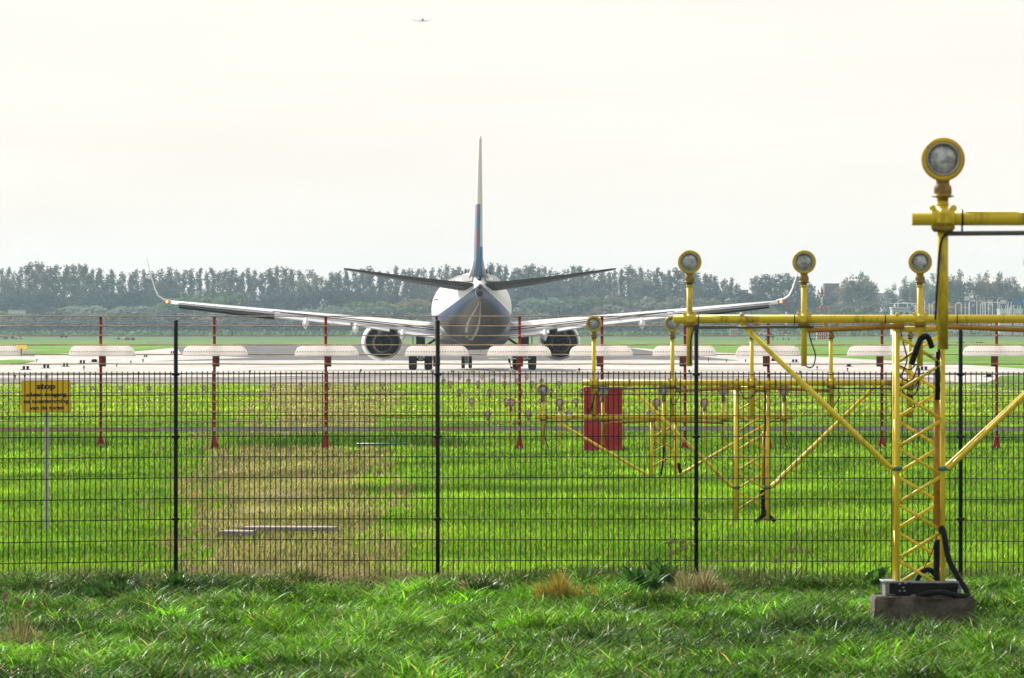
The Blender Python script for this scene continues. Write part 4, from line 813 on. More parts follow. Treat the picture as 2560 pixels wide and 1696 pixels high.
stalks = [(38, 949, 12, 'edgered'), (62, 951, 14, 'black'), (92, 906, 8, 'tealglass'), (210, 927, 12, 'edgered'), (292, 918, 8, 'edgered'), (327, 909, 7, 'edgered'), (357.5, 907, 9, 'edgered'), (346.5, 945, 15, 'black'), (625, 937, 11, 'black'), (902, 936, 13, 'black'), (1448, 934, 13, 'black'), (1696, 893, 6, 'edgered'), (1771, 903, 9, 'edgered'), (1816, 906, 8, 'edgered'), (1864, 906, 7, 'edgered'), (1723, 937, 12, 'black'), (2000, 941, 13, 'black'), (1975, 918, 9, 'edgered'), (2043, 925, 9, 'edgered'), (2119, 929, 9, 'edgered'), (2309, 943, 12, 'edgered')]
cnt = {}
cn = {'edgered': 'small worn red marker stalk', 'black': 'small black lamp on a stalk', 'tealglass': 'small lamp with a teal dome on a stalk'}
for (px, py, h_, m) in stalks:
    loc, k = place(px, py); cnt[m] = cnt.get(m, 0)+1; h = h_*k
    e = empty('edge_light', loc, cn[m]+(f', {ORD[cnt[m]-1]} from the left along the taxiway' if m != 'tealglass' else ' beside the left grass island'), 'runway light', 'single stalk lamps on the taxiway')
    b = MB(); b.tube([(0, 0, -.02), (0, 0, h*.5)], 1.1*k, 8); b.build('stalk', M['black' if m != 'tealglass' else 'edgered'], e)
    b = MB(); b.lathe([(0, h*.4), (1.3*k, h*.42), (2.4*k, h*.75), (2.4*k, h*.95), (1.5*k, h), (0, h*1.02)], n=12); b.build('lamp', M[m], e)
for (px, py, w_, h_, lb) in ((236, 906, 17, 7, 'low black equipment box left of the first red post'), (1935, 903, 16, 7, 'low black equipment box beyond the gantry lamps'), (2122, 917, 12, 7, 'low black equipment box right of the second gantry lamp pole'), (2472, 943, 16, 10, 'low black equipment box beside the right grass island')):
    loc, k = place(px, py); b = MB(); b.box((0, 0, h_*k/2), (w_*k*.8, .5, h_*k), bev=.03); b.box((0, 0, .01), (w_*k*1.6, .6, .02)); b.box((0, -.2, h_*k), (w_*k*.6, .3, .04)); o = b.build('equipment_box', M['black'], loc=loc); tag(o, lb, 'box')

def far(px, base, D=None, z=None):
    D = D or gd(base, 0); return (px-CX)*D/F, D, 0.0, D/F
# striped aerial boxes and barriers
def striped(px, y0, y1, w_, D, n_, label):
    k = D/F; z0 = max(0, CH-(y1-HY)*k); h = CH-(y0-HY)*k-z0; e = empty('striped_hut', ((px-CX)*k, D, z0), label, 'hut', 'red and white striped huts')
    b = MB(); b.box((0, 1, h/2), (w_*k, 2, h), bev=.05); b.build('wall', M['mastwhite'], e)
    b = MB(); [b.box(((-.5+(i+.5)/n_)*w_*k, -.02, h/2), (w_*k/n_*.55, .06, h*.96)) for i in range(n_)]; b.build('stripes', M['mastred'], e)
    b = MB(); b.box((0, 1, h+.08), (w_*k*1.1, 2.2, .16)); b.build('roof', M['signwhite'], e)
striped(1835, 824, 842, 19, 1600, 4, 'small red and white striped hut right of the third black post'); striped(2056, 828, 849, 27, 1400, 5, 'larger red and white striped hut left of the lattice tower')
# lattice radio masts
def mast(px, y0, y1, D, label, arms):
    k = D/F; z0 = max(0, CH-(y1-HY)*k); e = empty('radio_mast', ((px-CX)*k, D, z0), label, 'mast', 'red and white masts'); h = CH-(y0-HY)*k-z0; w_ = 3*k; n_ = 6
    for i in range(n_):
        b = MB(); a, c = h*i/n_, h*(i+1)/n_
        for s in (-1, 1): b.tube([(s*w_/2, 0, a), (s*w_/2, 0, c)], .09, 5)
        m_ = 4; q = [(( -1)**j*w_/2, 0, a+(c-a)*j/m_) for j in range(m_+1)]; b.tube(q, .07, 4, smooth=False); b.build('mast_section', M['mastred' if i % 2 else 'mastwhite'], e)
    for (py, L_) in arms:
        z = CH-(py-HY)*k-z0; b = MB(); b.box((0, 0, z), (L_*k, .25, .22)); [b.box((t*L_*k/2, 0, z+.35), (.2, .2, .6)) for t in (-1, 0, 1)]; b.build('cross_arm', M['mastred'], e)
    b = MB(); b.tube([(0, 0, h-.1), (0, 0, h+6*k)], .12, 6); b.build('tip', M['mastred'], e)
mast(2054.5, 722, 850, 1500, 'tall red and white lattice mast with two cross arms beyond the winglet', [(734, 17), (774, 18)]); mast(1965.5, 766, 850, 1450, 'short red and white lattice mast just below the right winglet', [(764, 9)])
for i, (px, w_) in enumerate(((1916, 4), (1932, 3), (1944, 2), (1958, 3), (1972, 4), (1996, 2), (2030, 5), (2036, 4))):
    D = gd(851); k = D/F; b = MB(); b.lathe([(0, 0), (w_*k*.5, 0), (w_*k*.4, 4*k), (w_*k*.5, 5*k), (0, 5.5*k)], n=8); o = b.build('field_marker', M['car_dark'], loc=((px-CX)*k, D, 0)); tag(o, f'tiny dark marker on the far grass, {ORD[i]} from the left near the masts', 'marker', 'tiny dark markers near the masts')
# road vehicles far away
def car(px, y0, y1, w_, m, label, van=False, D=None, lights=False):
    D = D or gd(y1, 0); k = D/F; L_ = w_*k; z0 = max(0, CH-(y1-HY)*k); H_ = (y1-y0)*k; e = empty('parked_car' if not van else 'van', ((px-CX)*k, D, z0), label, 'car' if not van else 'van', 'distant vehicles')
    if van: prof = [(-.5, .12), (.5, .12), (.5, .5), (.42, .62), (.30, .98), (-.46, 1.0), (-.5, .9)]
    else: prof = [(-.5, .18), (.5, .18), (.5, .5), (.3, .6), (.14, .97), (-.22, 1.0), (-.42, .62), (-.5, .58)]
    b = MB(); b.prism([(x*L_, z*H_) for x, z in prof], 1.8, 'y', (0, .9, 0)); b.build('body', M[m], e)
    w2 = [(.28, .62), (.13, .92), (-.20, .94), (-.36, .64)] if not van else [(.38, .62), (.28, .92), (.05, .92), (.05, .62)]
    b = MB(); b.prism([(x*L_, z*H_) for x, z in w2], 1.84, 'y', (0, .9, 0)); b.build('window', M['window'], e)
    for x in (-.32, .32):
        b = MB(); b.lathe([(0, -.12), (H_*.21, -.1), (H_*.21, .1), (0, .12)], (x*L_, .0, H_*.2), 'y', 14); b.build('wheel', M['tyre'], e)
    if lights:
        b = MB(); b.box((-.05*L_, .9, H_*1.04), (.3*L_, .5, .16)); b.build('light_bar', M['livery_red'], e)
car(1918, 826, 840, 45, 'car_white', 'white patrol car with a roof bar between the red posts', D=1900, lights=True)
car(2318, 822, 836, 20, 'car_white', 'small white car inside the lattice tower gap', D=2050); car(2396, 818, 834, 54, 'car_white', 'white van behind the fourth black post', True, D=2000); car(2500, 804, 816, 36, 'car_white', 'white car on the road at the right edge', D=2150)
car(1925, 830, 845, 22, 'car_dark', 'dark car partly behind a red post', D=1650)
car(160, 834, 845, 19, 'car_red', 'small red car on the far perimeter road at left', D=1620); car(47, 841, 849, 20, 'car_white', 'white van at the left edge above the first cover', True, D=1480); car(32, 841, 849, 10, 'car_red', 'red car beside the white van at the left edge', D=1500); car(4, 841, 848, 16, 'car_white', 'white car cut by the left picture edge', D=1500)
car(14, 842, 849, 12, 'tan', 'tan box van next to the cut white car', True, D=1470)
for i, (px, y0, y1, w_, m) in enumerate(((288, 843, 850, 9, 'mastwhite'), (297, 844, 850, 9, 'brick'), (306, 843, 851, 11, 'mastwhite'), (319, 844, 851, 14, 'tan'), (333, 844, 851, 9, 'car_dark'))):
    D = gd(y1); k = D/F; b = MB(); b.prism([(-w_/2*k, 0), (w_/2*k, 0), (w_/2*k*.92, (y1-y0)*k*.8), (w_/2*k*.3, (y1-y0)*k), (-w_/2*k*.8, (y1-y0)*k*.9)], 1.6, 'y', (0, 0, 0)); o = b.build('crate', M[m], loc=((px-CX)*k, D, 0)); tag(o, f'{["white", "brown", "larger white", "tan", "dark"][i]} crate in the row of crates on the far grass at left', 'crate', 'row of crates on the far grass')
for (px0, px1, y0, y1, lb) in ((369, 452, 852.5, 860.5, 'low white barred barrier on the far grass at left'), (55, 86, 876, 892, 'white barred barrier below the orange beacon'), (1520, 1536, 828, 838, 'small white barrier under the right wing')):
    D = gd(y1); k = D/F; L_ = (px1-px0)*k; h = (y1-y0)*k; e = empty('barrier', (((px0+px1)/2-CX)*k, D, 0), lb, 'barrier')
    b = MB(); b.box((0, 0, h*.9), (L_, .12, h*.14)); b.box((0, 0, h*.15), (L_, .12, h*.12)); b.build('rail', M['mastwhite'], e)
    b = MB(); n_ = int((px1-px0)/3.5); [b.box((-L_/2+L_*i/n_, 0, h*.5), (L_/n_*.5, .1, h)) for i in range(n_+1)]; b.build('bars', M['signwhite'], e)
D = gd(857.5); k = D/F
for i in range(7):
    a = 2300+i*23; b = MB(); b.prism([(0, 0), (21*k, 0), (20*k, 2.2*k), (1*k, 2.2*k)], .5, 'y'); o = b.build('road_barrier', M['mastred' if i % 2 == 0 else 'mastwhite'], loc=((a-CX)*k, D, 0)); tag(o, f'{"red" if i % 2 == 0 else "white"} low barrier block, {ORD[i]} from the left in the striped row at right', 'barrier', 'red and white barrier blocks')
# orange beacon
D = gd(892); k = D/F; e = empty('beacon', ((53.5-CX)*k, D, 0), 'glowing orange flashing beacon beside the leftmost cover', 'beacon'); zb_ = CH-(868-HY)*k
b = MB(); b.tube([(0, 0, 0), (0, 0, zb_-.1)], .06, 8); b.build('pole', M['black'], e)
for s in (-1, 0, 1): b = MB(); b.lathe([(0, -.09), (.12, -.07), (.14, 0), (.12, .07), (0, .09)], (s*.27, 0, zb_), 'y', 14); b.build('lamp', M['beacon'], e)
D = gd(888.5); k = D/F; b = MB(); b.box((0, 0, .1), (20*k, .3, .16), bev=.04); o = b.build('stop_bar_light', mat('dim_red_lamp', (.6, .05, .02), .4, emit=((1, .12, .04), 1.2)), loc=((238-CX)*k, D, 0)); tag(o, 'dim red light low on the grass beneath the second cover', 'light')

# ---------------------------------------------------------------- buildings and motorway furniture far right
def house(px0, px1, y0, D, label, m='building', roof='building_dark', wins=4, name='building', yb=HY+2):
    k = D/F; w_ = (px1-px0)*k; h = CH-(y0-HY)*k; e = empty(name, (((px0+px1)/2-CX)*k, D, 0), label, 'building')
    b = MB(); b.box((0, 6, h/2), (w_, 12, h)); b.build('wall', M[m], e)
    b = MB(); b.box((0, 6, h+.12), (w_+.3, 12.4, .3)); b.build('roof', M[roof], e)
    fl = max(1, int(h/3.2))
    for j in range(max(0, fl-3), fl):
        for i in range(wins): b = MB(); b.box((w_*(-.5+(i+.5)/wins), -.03, h-1.6-(fl-1-j)*3.1), (w_/wins*.55, .1, 1.3)); b.build('window', M['window'], e)
house(2061, 2098, 711, 2500, 'dark flat topped building behind the big tree right of the mast', 'building_dark', 'car_dark', 4); house(2172, 2200, 737, 2600, 'pale blue building left in the gap between the tree groups', wins=5); house(2196, 2226, 735.5, 2640, 'pale building with a roof hut in the gap between the tree groups', wins=5); house(2205, 2236, 752, 2500, 'lower pale building right in the gap between the tree groups', wins=5)
house(2231, 2275, 771, 1900, 'low white shed beneath the motorway gantry', 'building', 'signwhite', 3); house(2500, 2530, 775, 1950, 'low white hut left of the motorway signs at right', 'signwhite', 'signwhite', 4); house(2533, 2557, 775, 1950, 'low white hut at the right picture edge', 'signwhite', 'signwhite', 4)
house(1850, 1870, 727, 2500, 'brown roofed house in the gap between the far trees', 'brick', 'brick', 3); house(20, 58, 777, 2225, 'low white farm building among bushes at far left', 'signwhite', 'building', 6); house(2538, 2560, 733, 2600, 'pale block at the right picture edge above the signs', wins=4)
D = 1900; k = D/F; sg = [(2321.5, 2332, 747, 758, 'roadsign', 'narrow blue sign right of the lamp post over the lattice tower'), (2411, 2424, 741, 757, 'signwhite', 'tall white and blue sign leftmost behind the foreground riser'), (2501, 2516, 750, 764, 'signwhite', 'white topped blue sign left in the right edge cluster'), (2518.5, 2530, 746, 754, 'roadsign', 'small blue sign second in the right edge cluster'), (2531.5, 2553, 751, 763.5, 'roadsign', 'wide blue sign in the right edge cluster'), (2543, 2553, 740.5, 751, 'roadsign', 'tall narrow blue sign at the top of the right edge cluster')]
for (a, c, y0, y1, m, lb) in sg:
    e = empty('motorway_sign', (((a+c)/2-CX)*k, D, 0), lb, 'road sign', 'motorway signs'); z0, z1 = CH-(y1-HY)*k, CH-(y0-HY)*k
    b = MB(); b.box((0, -.1, (z0+z1)/2), ((c-a)*k, .1, z1-z0)); b.build('board', M[m], e)
    if m == 'signwhite': b = MB(); b.box((0, -.17, z0+(z1-z0)*.17), ((c-a)*k*.95, .04, (z1-z0)*.28)); b.build('lower_panel', M['roadsign'], e)
    for s in (-1, 1): b = MB(); b.tube([(s*(c-a)*k*.35, 0, 0), (s*(c-a)*k*.35, 0, z1)], .1, 6); b.build('pole', M['mastwhite'], e)
lp = [(2239.5, 758), (2249, 750), (2273, 756), (2294, 757), (2316, 748), (2394, 758), (2408, 756), (2429, 752), (2447, 750), (2456, 757), (2462, 752), (2476, 756), (2486, 753), (2499.5, 745), (2524, 762), (2530, 765)]
for i, (px, y0) in enumerate(lp):
    z1 = CH-(y0-HY)*k; e = empty('street_lamp', ((px-CX)*k, D+8, 0), f'white motorway lamp post, {ORD[i]} from the left in the group beyond the lattice tower', 'lamp post', 'white lamp posts along the motorway')
    b = MB(); b.tube([(0, 0, 0), (0, 0, z1-.4)], .09, 6); b.build('pole', M['mastwhite'], e)
    s = 1 if i % 2 else -1
    b = MB(); b.tube([(0, 0, z1-.4), (s*.25, 0, z1-.1), (s*.9, 0, z1)], .07, 6); b.box((s*1.05, 0, z1-.02), (.5, .2, .12)); b.build('arm', M['mastwhite'], e)
for (a, c, y0, lb) in ((2239, 2291, 758.5, 'white sign gantry over the motorway left of the blue sign'), (2465, 2500, 756, 'white sign gantry over the motorway near the right edge')):
    e = empty('road_gantry', (((a+c)/2-CX)*k, D+3, 0), lb, 'gantry'); z1 = CH-(y0-HY)*k; w_ = (c-a)*k
    b = MB(); b.box((0, 0, z1), (w_, .3, .22)); b.build('beam', M['mastwhite'], e)
    for s in (-1, 1): b = MB(); b.tube([(s*w_/2, 0, 0), (s*w_/2, 0, z1)], .12, 6); b.build('leg', M['mastwhite'], e)
# ---------------------------------------------------------------- trees and bushes beyond the airfield
def leafcloud(name, blobs, n, size, matr, seed, shell=.55, vert=1.0):
    r = np.random.default_rng(seed); B = np.array(blobs, float); vol = B[:, 3]*B[:, 4]; pk = r.choice(len(B), n, p=vol/vol.sum())
    d = r.normal(size=(n, 3)); d /= np.linalg.norm(d, axis=1)[:, None]; rad = (shell+(1-shell)*r.random(n))[:, None]
    rad = np.where(r.random(n)[:, None] < .1, 1.12, rad); P = B[pk, :3]+d*rad*B[pk][:, [3, 3, 4]]
    a = r.normal(size=(n, 3)); a /= np.linalg.norm(a, axis=1)[:, None]; b_ = np.cross(a, r.normal(size=(n, 3))); b_ /= np.linalg.norm(b_, axis=1)[:, None]
    s = (size*(.5+r.random(n)))[:, None]; V = np.stack([P-a*s-b_*s*.5, P+a*s*.8-b_*s*.6, P+a*s+b_*s*.5, P-a*s*.9+b_*s*.6], 1).astype(np.float32)
    me = bpy.data.meshes.new(name); me.vertices.add(n*4); me.vertices.foreach_set('co', V.reshape(-1)); me.loops.add(n*4); me.loops.foreach_set('vertex_index', np.arange(n*4, dtype=np.int32))
    me.polygons.add(n); me.polygons.foreach_set('loop_start', np.arange(0, n*4, 4, dtype=np.int32)); me.polygons.foreach_set('loop_total', np.full(n, 4, np.int32)); me.update(calc_edges=True); me.materials.append(matr); return me
LM = {'poplar': leafmat('poplar_leaves', False, (.14, .14, .10), .3, .7, .3, .2), 'hedge': leafmat('hedge_leaves', False, (.05, .065, .055), .2, .7, .35, .2), 'willow': leafmat('willow_leaves', False, (.14, .18, .13), .35, .7, .3, .2), 'green': leafmat('maple_leaves', False, (.08, .14, .03), .4, .7, .25, .2), 'autumn': leafmat('autumn_leaves', False, (.19, .15, .05), .4, .7, .25, .2)}  # poplar, hedge and willow tints greyed: some distance haze sits in the colour
M['bark'] = mat('bark', (.05, .04, .03), .9)
def tmesh(h, r_, lean=0):
    b = MB(); b.tube([(0, 0, -.5), (lean*.3, 0, h*.4), (lean, 0, h*.9)], [r_, r_*.7, r_*.15], 7)
    q = random.Random(int(h*97)); 
    for k in range(7):
        z = h*(.25+.08*k); a = q.uniform(0, 6.28); b.tube([(0, 0, z), (math.cos(a)*h*.05, math.sin(a)*h*.05, z+h*.08), (math.cos(a)*h*.09, math.sin(a)*h*.09, z+h*.2)], [r_*.35, r_*.25, r_*.08], 5)
    o = b.build('trunk', M['bark']); me = o.data; bpy.data.objects.remove(o); return me
TV = {}
def variants(kind, n):
    out = []
    for v in range(n):
        q = random.Random(hash(kind) % 7+v*13 if False else v*13+len(kind))
        if kind == 'poplar':       # unit: height 20
            bl = [(q.uniform(-.7, .7), q.uniform(-.5, .5), z, 1.4*math.sin(math.pi*min(1, (z-1)/21))**.6*q.uniform(.75, 1.2)+.25, 1.5) for z in (4, 6, 7.5, 9, 10.5, 12, 13.5, 15, 16.3, 17.6, 18.8)]
            bl += [(q.uniform(-1.5, 1.5), q.uniform(-1, 1), q.uniform(6, 17), q.uniform(.5, 1.0), q.uniform(.8, 1.6)) for _ in range(9)]
            me = leafcloud('crown', bl, 1500, .27, LM['poplar'], v+20, .1)
        elif kind == 'round':      # unit: height 20, width 14
            bl = [(q.uniform(-4.2, 4.2), q.uniform(-3, 3), q.uniform(7, 16), q.uniform(1.6, 3), q.uniform(1.5, 2.8)) for _ in range(18)]+[(q.uniform(-5, 5), 0, 5, 2.6, 2.6) for _ in range(4)]+[(q.uniform(-1.5, 1.5), 0, 18, 1.4, 1.6)]
            me = leafcloud('crown', bl, 4200, .27, LM['poplar'], v+40, .3)
        else:                       # bush, unit: height 6, width 8
            bl = [(q.uniform(-3, 3), q.uniform(-1.5, 1.5), q.uniform(1, 3.8), q.uniform(1.2, 2), q.uniform(1.1, 1.9)) for _ in range(10)]
            me = leafcloud('crown', bl, 1500, .26, LM['hedge'], v+60, .55)
        out.append(me)
    return out
TV['poplar'] = variants('poplar', 7); TV['round'] = variants('round', 4); TV['bush'] = variants('bush', 6)
for kd in ('willow', 'green', 'autumn', 'poplar'):
    TV['bush_'+kd] = []
    for me in TV['bush'][:4]: c = me.copy(); c.materials.clear(); c.materials.append(LM[kd]); TV['bush_'+kd].append(c)
for kd in ('autumn', 'hedge', 'willow'):
    TV['round_'+kd] = []
    for me in TV['round']: c = me.copy(); c.materials.clear(); c.materials.append(LM[kd]); TV['round_'+kd].append(c)
TP, TR = tmesh(18, .28), tmesh(17, .45)
marks = [(-1e9, 'left of the first red post'), (252, 'right of the first red post'), (360, 'right of the left winglet'), (536, 'right of the second red post'), (700, 'above the left wing'), (866, 'right of the left stabiliser tip'), (1092, 'behind the tail'), (1300, 'right of the tail'), (1505, 'right of the right stabiliser tip'), (1600, 'around the first gantry lamp'), (1750, 'right of the first gantry lamp'), (1990, 'right of the right winglet'), (2140, 'left of the lattice tower'), (2230, 'behind the third gantry lamp'), (2400, 'right of the riser tube')]
tq = random.Random(5); cntr = {}
ADJ = {'poplar': 'tall narrow hazy tree', 'round': 'broad hazy tree', 'bush': 'dark hazy bush', 'bush_willow': 'pale grey green bush', 'bush_green': 'fresh green rounded bush', 'bush_autumn': 'yellow brown bush', 'bush_poplar': 'olive hazy bush', 'round_autumn': 'broad yellowish tree', 'round_hedge': 'broad dark tree', 'round_willow': 'broad pale tree'}
def plant(kind, px, top, D, wf=1.0, row=''):
    me = tq.choice(TV[kind]); k = D/F; h = CH-(top-HY)*k; unit = 20 if 'bush' not in kind else 5.7; s = h/unit
    mk = [m for a, m in marks if px >= a][-1]; key = (kind, mk, row); cntr[key] = cntr.get(key, 0)+1; i = cntr[key]
    lb = f'{ADJ[kind]}, {ORD[min(i, 29)-1]} in the {row} {mk}'
    tree = 'bush' not in kind
    r = empty('poplar_tree' if kind == 'poplar' else 'broadleaf_tree' if tree else 'bush', ((px-CX)*k, D, 0), lb, 'tree' if tree else 'bush', f'{"trees" if tree else "bushes"} of the {row}', rz=tq.uniform(0, 6.28) if tree else tq.choice((0, math.pi)))
    r.scale = (s*wf, s*wf, s)
    c = bpy.data.objects.new('crown', me); COL.objects.link(c); c.parent = r
    if tree: t = bpy.data.objects.new('trunk', TP if kind == 'poplar' else TR); COL.objects.link(t); t.parent = r
    return r
# back row: tall narrow trees
prof = [(-40, 668), (30, 664), (60, 662), (130, 655), (200, 663), (235, 668), (270, 676), (320, 676), (345, 668), (420, 664), (450, 664), (520, 672), (600, 670), (690, 666), (740, 668), (775, 672), (812, 682), (835, 674), (880, 668), (960, 670), (1040, 665), (1075, 668), (1130, 664), (1190, 664), (1250, 662), (1330, 664), (1400, 666), (1520, 670), (1600, 668), (1680, 666), (1740, 668), (1790, 684), (1840, 696), (1856, 712)]
x = -30
while x < 1856:
    if not (788 < x < 806 or 258 < x < 262): plant('round' if tq.random() < .10 else 'poplar', x, float(np.interp(x, [p[0] for p in prof], [p[1] for p in prof]))+tq.uniform(-4, 14), 2340+tq.uniform(-15, 25), tq.uniform(.65, 1.3), 'back row')
    x += tq.uniform(13, 23)
for x, t in ((1890, 692), (1908, 686), (1930, 690), (1950, 684), (1972, 684), (1992, 690), (2012, 700), (2026, 712)): plant('poplar', x, t, 2340, 1.5, 'back row')
for x, t, kd in ((2112, 694, 'round_autumn'), (2148, 676, 'round'), (2165, 686, 'round')): plant(kd, x, t, 2320, 1.0 if kd == 'round' else 1.15, 'back row')
for x, t, kd in ((2236, 706, 'round_willow'), (2262, 690, 'round_willow'), (2300, 684, 'round_willow'), (2335, 680, 'round_willow'), (2370, 678, 'round'), (2400, 672, 'round'), (2440, 680, 'round'), (2465, 675, 'round_autumn'), (2500, 676, 'round'), (2535, 688, 'round'), (2575, 690, 'round')): plant(kd, x, t, 2320+tq.uniform(-10, 10), .8, 'back row')
# middle row: darker mass filling the lower half
x = -30
while x < 2180:
    t = 716+10*math.sin(x*.013)+8*math.sin(x*.041+1)+tq.uniform(-6, 6)
    if 1850 < x < 1870: t = 728
    if x > 1870: t = 726+tq.uniform(-6, 10)
    if x > 2080: t = 740+tq.uniform(-4, 8)+(x-2080)*.25
    plant('round_hedge', x, t, 2270+tq.uniform(-20, 20), tq.uniform(.95, 1.3), 'dark row'); x += tq.uniform(30, 42)
for x, t in ((2205, 772), (2340, 752), (2360, 762), (2390, 764), (2440, 762), (2480, 765), (2520, 770), (2560, 770), (2300, 770), (2270, 775)): plant('round_hedge' if x > 2400 else 'bush_autumn' if x < 2400 and x > 2330 else 'bush', x, t, 2240, 1.2, 'dark row')
# front row of bushes
for (x, t, kd, wf) in ((500, 727, 'bush_green', 1.6), (478, 740, 'bush_green', 1.3), (970, 740, 'bush_green', 1.6), (1000, 738, 'bush_autumn', 1.4), (1030, 748, 'bush_green', 1.2), (1395, 730, 'bush_willow', 1.3), (1500, 727, 'bush_green', 1.5), (1530, 735, 'bush_poplar', 1.3), (1620, 740, 'bush_poplar', 1.5), (1750, 735, 'bush_poplar', 1.4), (1835, 742, 'bush_poplar', 1.7), (1880, 718, 'bush', 1.0), (1915, 716, 'bush', 1.0), (1960, 745, 'bush_poplar', 1.4)): plant(kd, x, t, 2200, wf, 'bush line')
x = -30
while x < 2220:
    kd = tq.choice(['bush_willow', 'bush_willow', 'bush', 'bush', 'bush_poplar', 'bush_green', 'bush_autumn'] if x < 400 else ['bush', 'bush', 'bush_poplar', 'bush_willow']); t = 768+10*math.sin(x*.02)+tq.uniform(-10, 14)
    plant(kd, x, t, 2150+tq.uniform(-15, 15), tq.uniform(1.1, 1.9), 'front row'); x += tq.uniform(30, 46)
x = -30
while x < 2260:
    kd = tq.choice(['bush', 'bush', 'bush_poplar', 'bush_willow']); plant(kd, x, 797+tq.uniform(-5, 6), 2110, tq.uniform(1.5, 2.1), 'lowest row'); x += tq.uniform(34, 48)
# rough verge in front of the bushes
blades('far_verge', 26000, 1950, 2105, (.6, 1.3), (.7, 1.2), M['grass_far'], [(.03, .08, .03), (.05, .11, .04), (.06, .12, .05), (.1, .14, .06)], 'rough blue green verge in front of the bushes', straw=False, seed=31)
# ---------------------------------------------------------------- weeds and tufts by the mesh fence
def tuft(px, py, wpx, hpx, n, pal, label, name='grass_tuft', cat='grass tuft', D=None, bw=(.006, .011), bend=.6, seed=0, leaf=False, dz=.0):
    D = D or gd(py, gz(70)); k = D/F; r = np.random.default_rng(seed+50); x0 = (px-CX)*k; g0 = CH-(py-HY)*k
    n = int(n); X = np.clip(r.normal(0, wpx*k/4, n), -wpx*k*.42, wpx*k*.42); Y = np.clip(r.normal(0, .12, n), -.2, .2); H = hpx*k*(.45+.6*r.random(n)); a = r.uniform(0, 6.28, n); Wd = r.uniform(*bw, n); la = np.arctan2(Y*2, X)+r.normal(0, .6, n); H = H*(.25+.75*np.exp(-(X/(wpx*k*.38))**2))*(1+.25*np.sin(X*40+seed)); bd = bend*H*(.2+r.random(n))
    V = np.zeros((n, 7, 3), np.float32); dx, dy = np.cos(a)*Wd/2, np.sin(a)*Wd/2; bx, by = np.cos(la)*bd, np.sin(la)*bd
    for q, (t, ws) in enumerate(((0, .7), (.4, 1.3 if leaf else 1), (.75, 1.2 if leaf else .75))):
        V[:, 2*q] = np.stack([X+bx*t*t-dx*ws, Y+by*t*t-dy*ws, H*t-.05], 1); V[:, 2*q+1] = np.stack([X+bx*t*t+dx*ws, Y+by*t*t+dy*ws, H*t-.05], 1)
    V[:, 6] = np.stack([X+bx, Y+by, H*.95-.05], 1)
    T = np.array([[0, 1, 3], [0, 3, 2], [2, 3, 5], [2, 5, 4], [4, 5, 6]]); idx = ((np.arange(n)*7)[:, None, None]+T[None]).reshape(-1, 3).astype(np.int32)
    P = np.array(pal); c = P[r.integers(0, len(P), n)]*r.uniform(.7, 1.2, n)[:, None]; col = np.ones((n, 7, 4), np.float32); col[:, :, :3] = c[:, None, :]
    me = bpy.data.meshes.new(name); me.vertices.add(n*7); me.vertices.foreach_set('co', V.reshape(-1)); me.loops.add(idx.size); me.loops.foreach_set('vertex_index', idx.reshape(-1)); me.polygons.add(len(idx)); me.polygons.foreach_set('loop_start', np.arange(0, idx.size, 3, dtype=np.int32)); me.polygons.foreach_set('loop_total', np.full(len(idx), 3, np.int32)); me.update(calc_edges=True)
    at = me.color_attributes.new('col', 'FLOAT_COLOR', 'POINT'); at.data.foreach_set('color', col.reshape(-1)); me.materials.append(M['grass'])
    o = bpy.data.objects.new(name, me); COL.objects.link(o); o.location = (x0, D, g0); tag(o, label, cat); return o
gold = [(.38, .26, .03), (.30, .22, .03), (.24, .24, .03), (.42, .34, .07), (.14, .20, .02)]
green = [(.02, .08, .012), (.03, .11, .015), (.05, .15, .02)]; dry = [(.3, .25, .12), (.22, .2, .08), (.36, .31, .16), (.12, .18, .03)]
tuft(1395, 1496, 130, 78, 900, gold, 'large golden brown grass tuft left of the third black post', D=68.6, seed=1)
tuft(1490, 1496, 80, 45, 350, gold, 'low golden grass tuft at the right foot of the large golden one', D=68.5, seed=2)
tuft(1600, 1470, 120, 62, 420, green, 'dark leafy dock plant beside the third black post', 'leafy_weed', 'weed', D=69.6, bw=(.02, .045), bend=.9, seed=3, leaf=True)
tuft(1655, 1440, 60, 66, 130, green, 'taller dark leafy weed close to the third black post', 'leafy_weed', 'weed', D=70.3, bw=(.02, .04), bend=.8, seed=4, leaf=True)
tuft(1545, 1475, 70, 45, 200, green, 'low dark weed between the golden tuft and the dock plant', 'leafy_weed', 'weed', D=69.3, bw=(.015, .03), bend=1, seed=5, leaf=True)
tuft(1745, 1486, 170, 85, 700, dry, 'dry straw coloured grass tuft at the foot of the third black post', D=69.2, seed=6)
tuft(2190, 1448, 55, 42, 90, green, 'dark leafy weed just left of the concrete block', 'leafy_weed', 'weed', D=69.8, bw=(.03, .05), bend=.9, seed=7, leaf=True)
tuft(50, 1640, 150, 125, 420, dry+[(.1, .08, .03)], 'tall dry grass tuft at the lower left corner', D=59, seed=8, bw=(.004, .008))
tuft(450, 1458, 80, 40, 220, green, 'dark weed at the foot of the first black post', 'leafy_weed', 'weed', D=70.6, bw=(.012, .03), bend=1, seed=9, leaf=True)
tuft(280, 1478, 160, 45, 300, green, 'dark weed patch left of the first black post', 'leafy_weed', 'weed', D=69.3, bw=(.01, .025), bend=1, seed=10, leaf=True)
tuft(1195, 1460, 120, 40, 300, green+dry[:1], 'green weed patch right of the second black post', 'leafy_weed', 'weed', D=70.0, bw=(.008, .02), bend=1, seed=12, leaf=True)
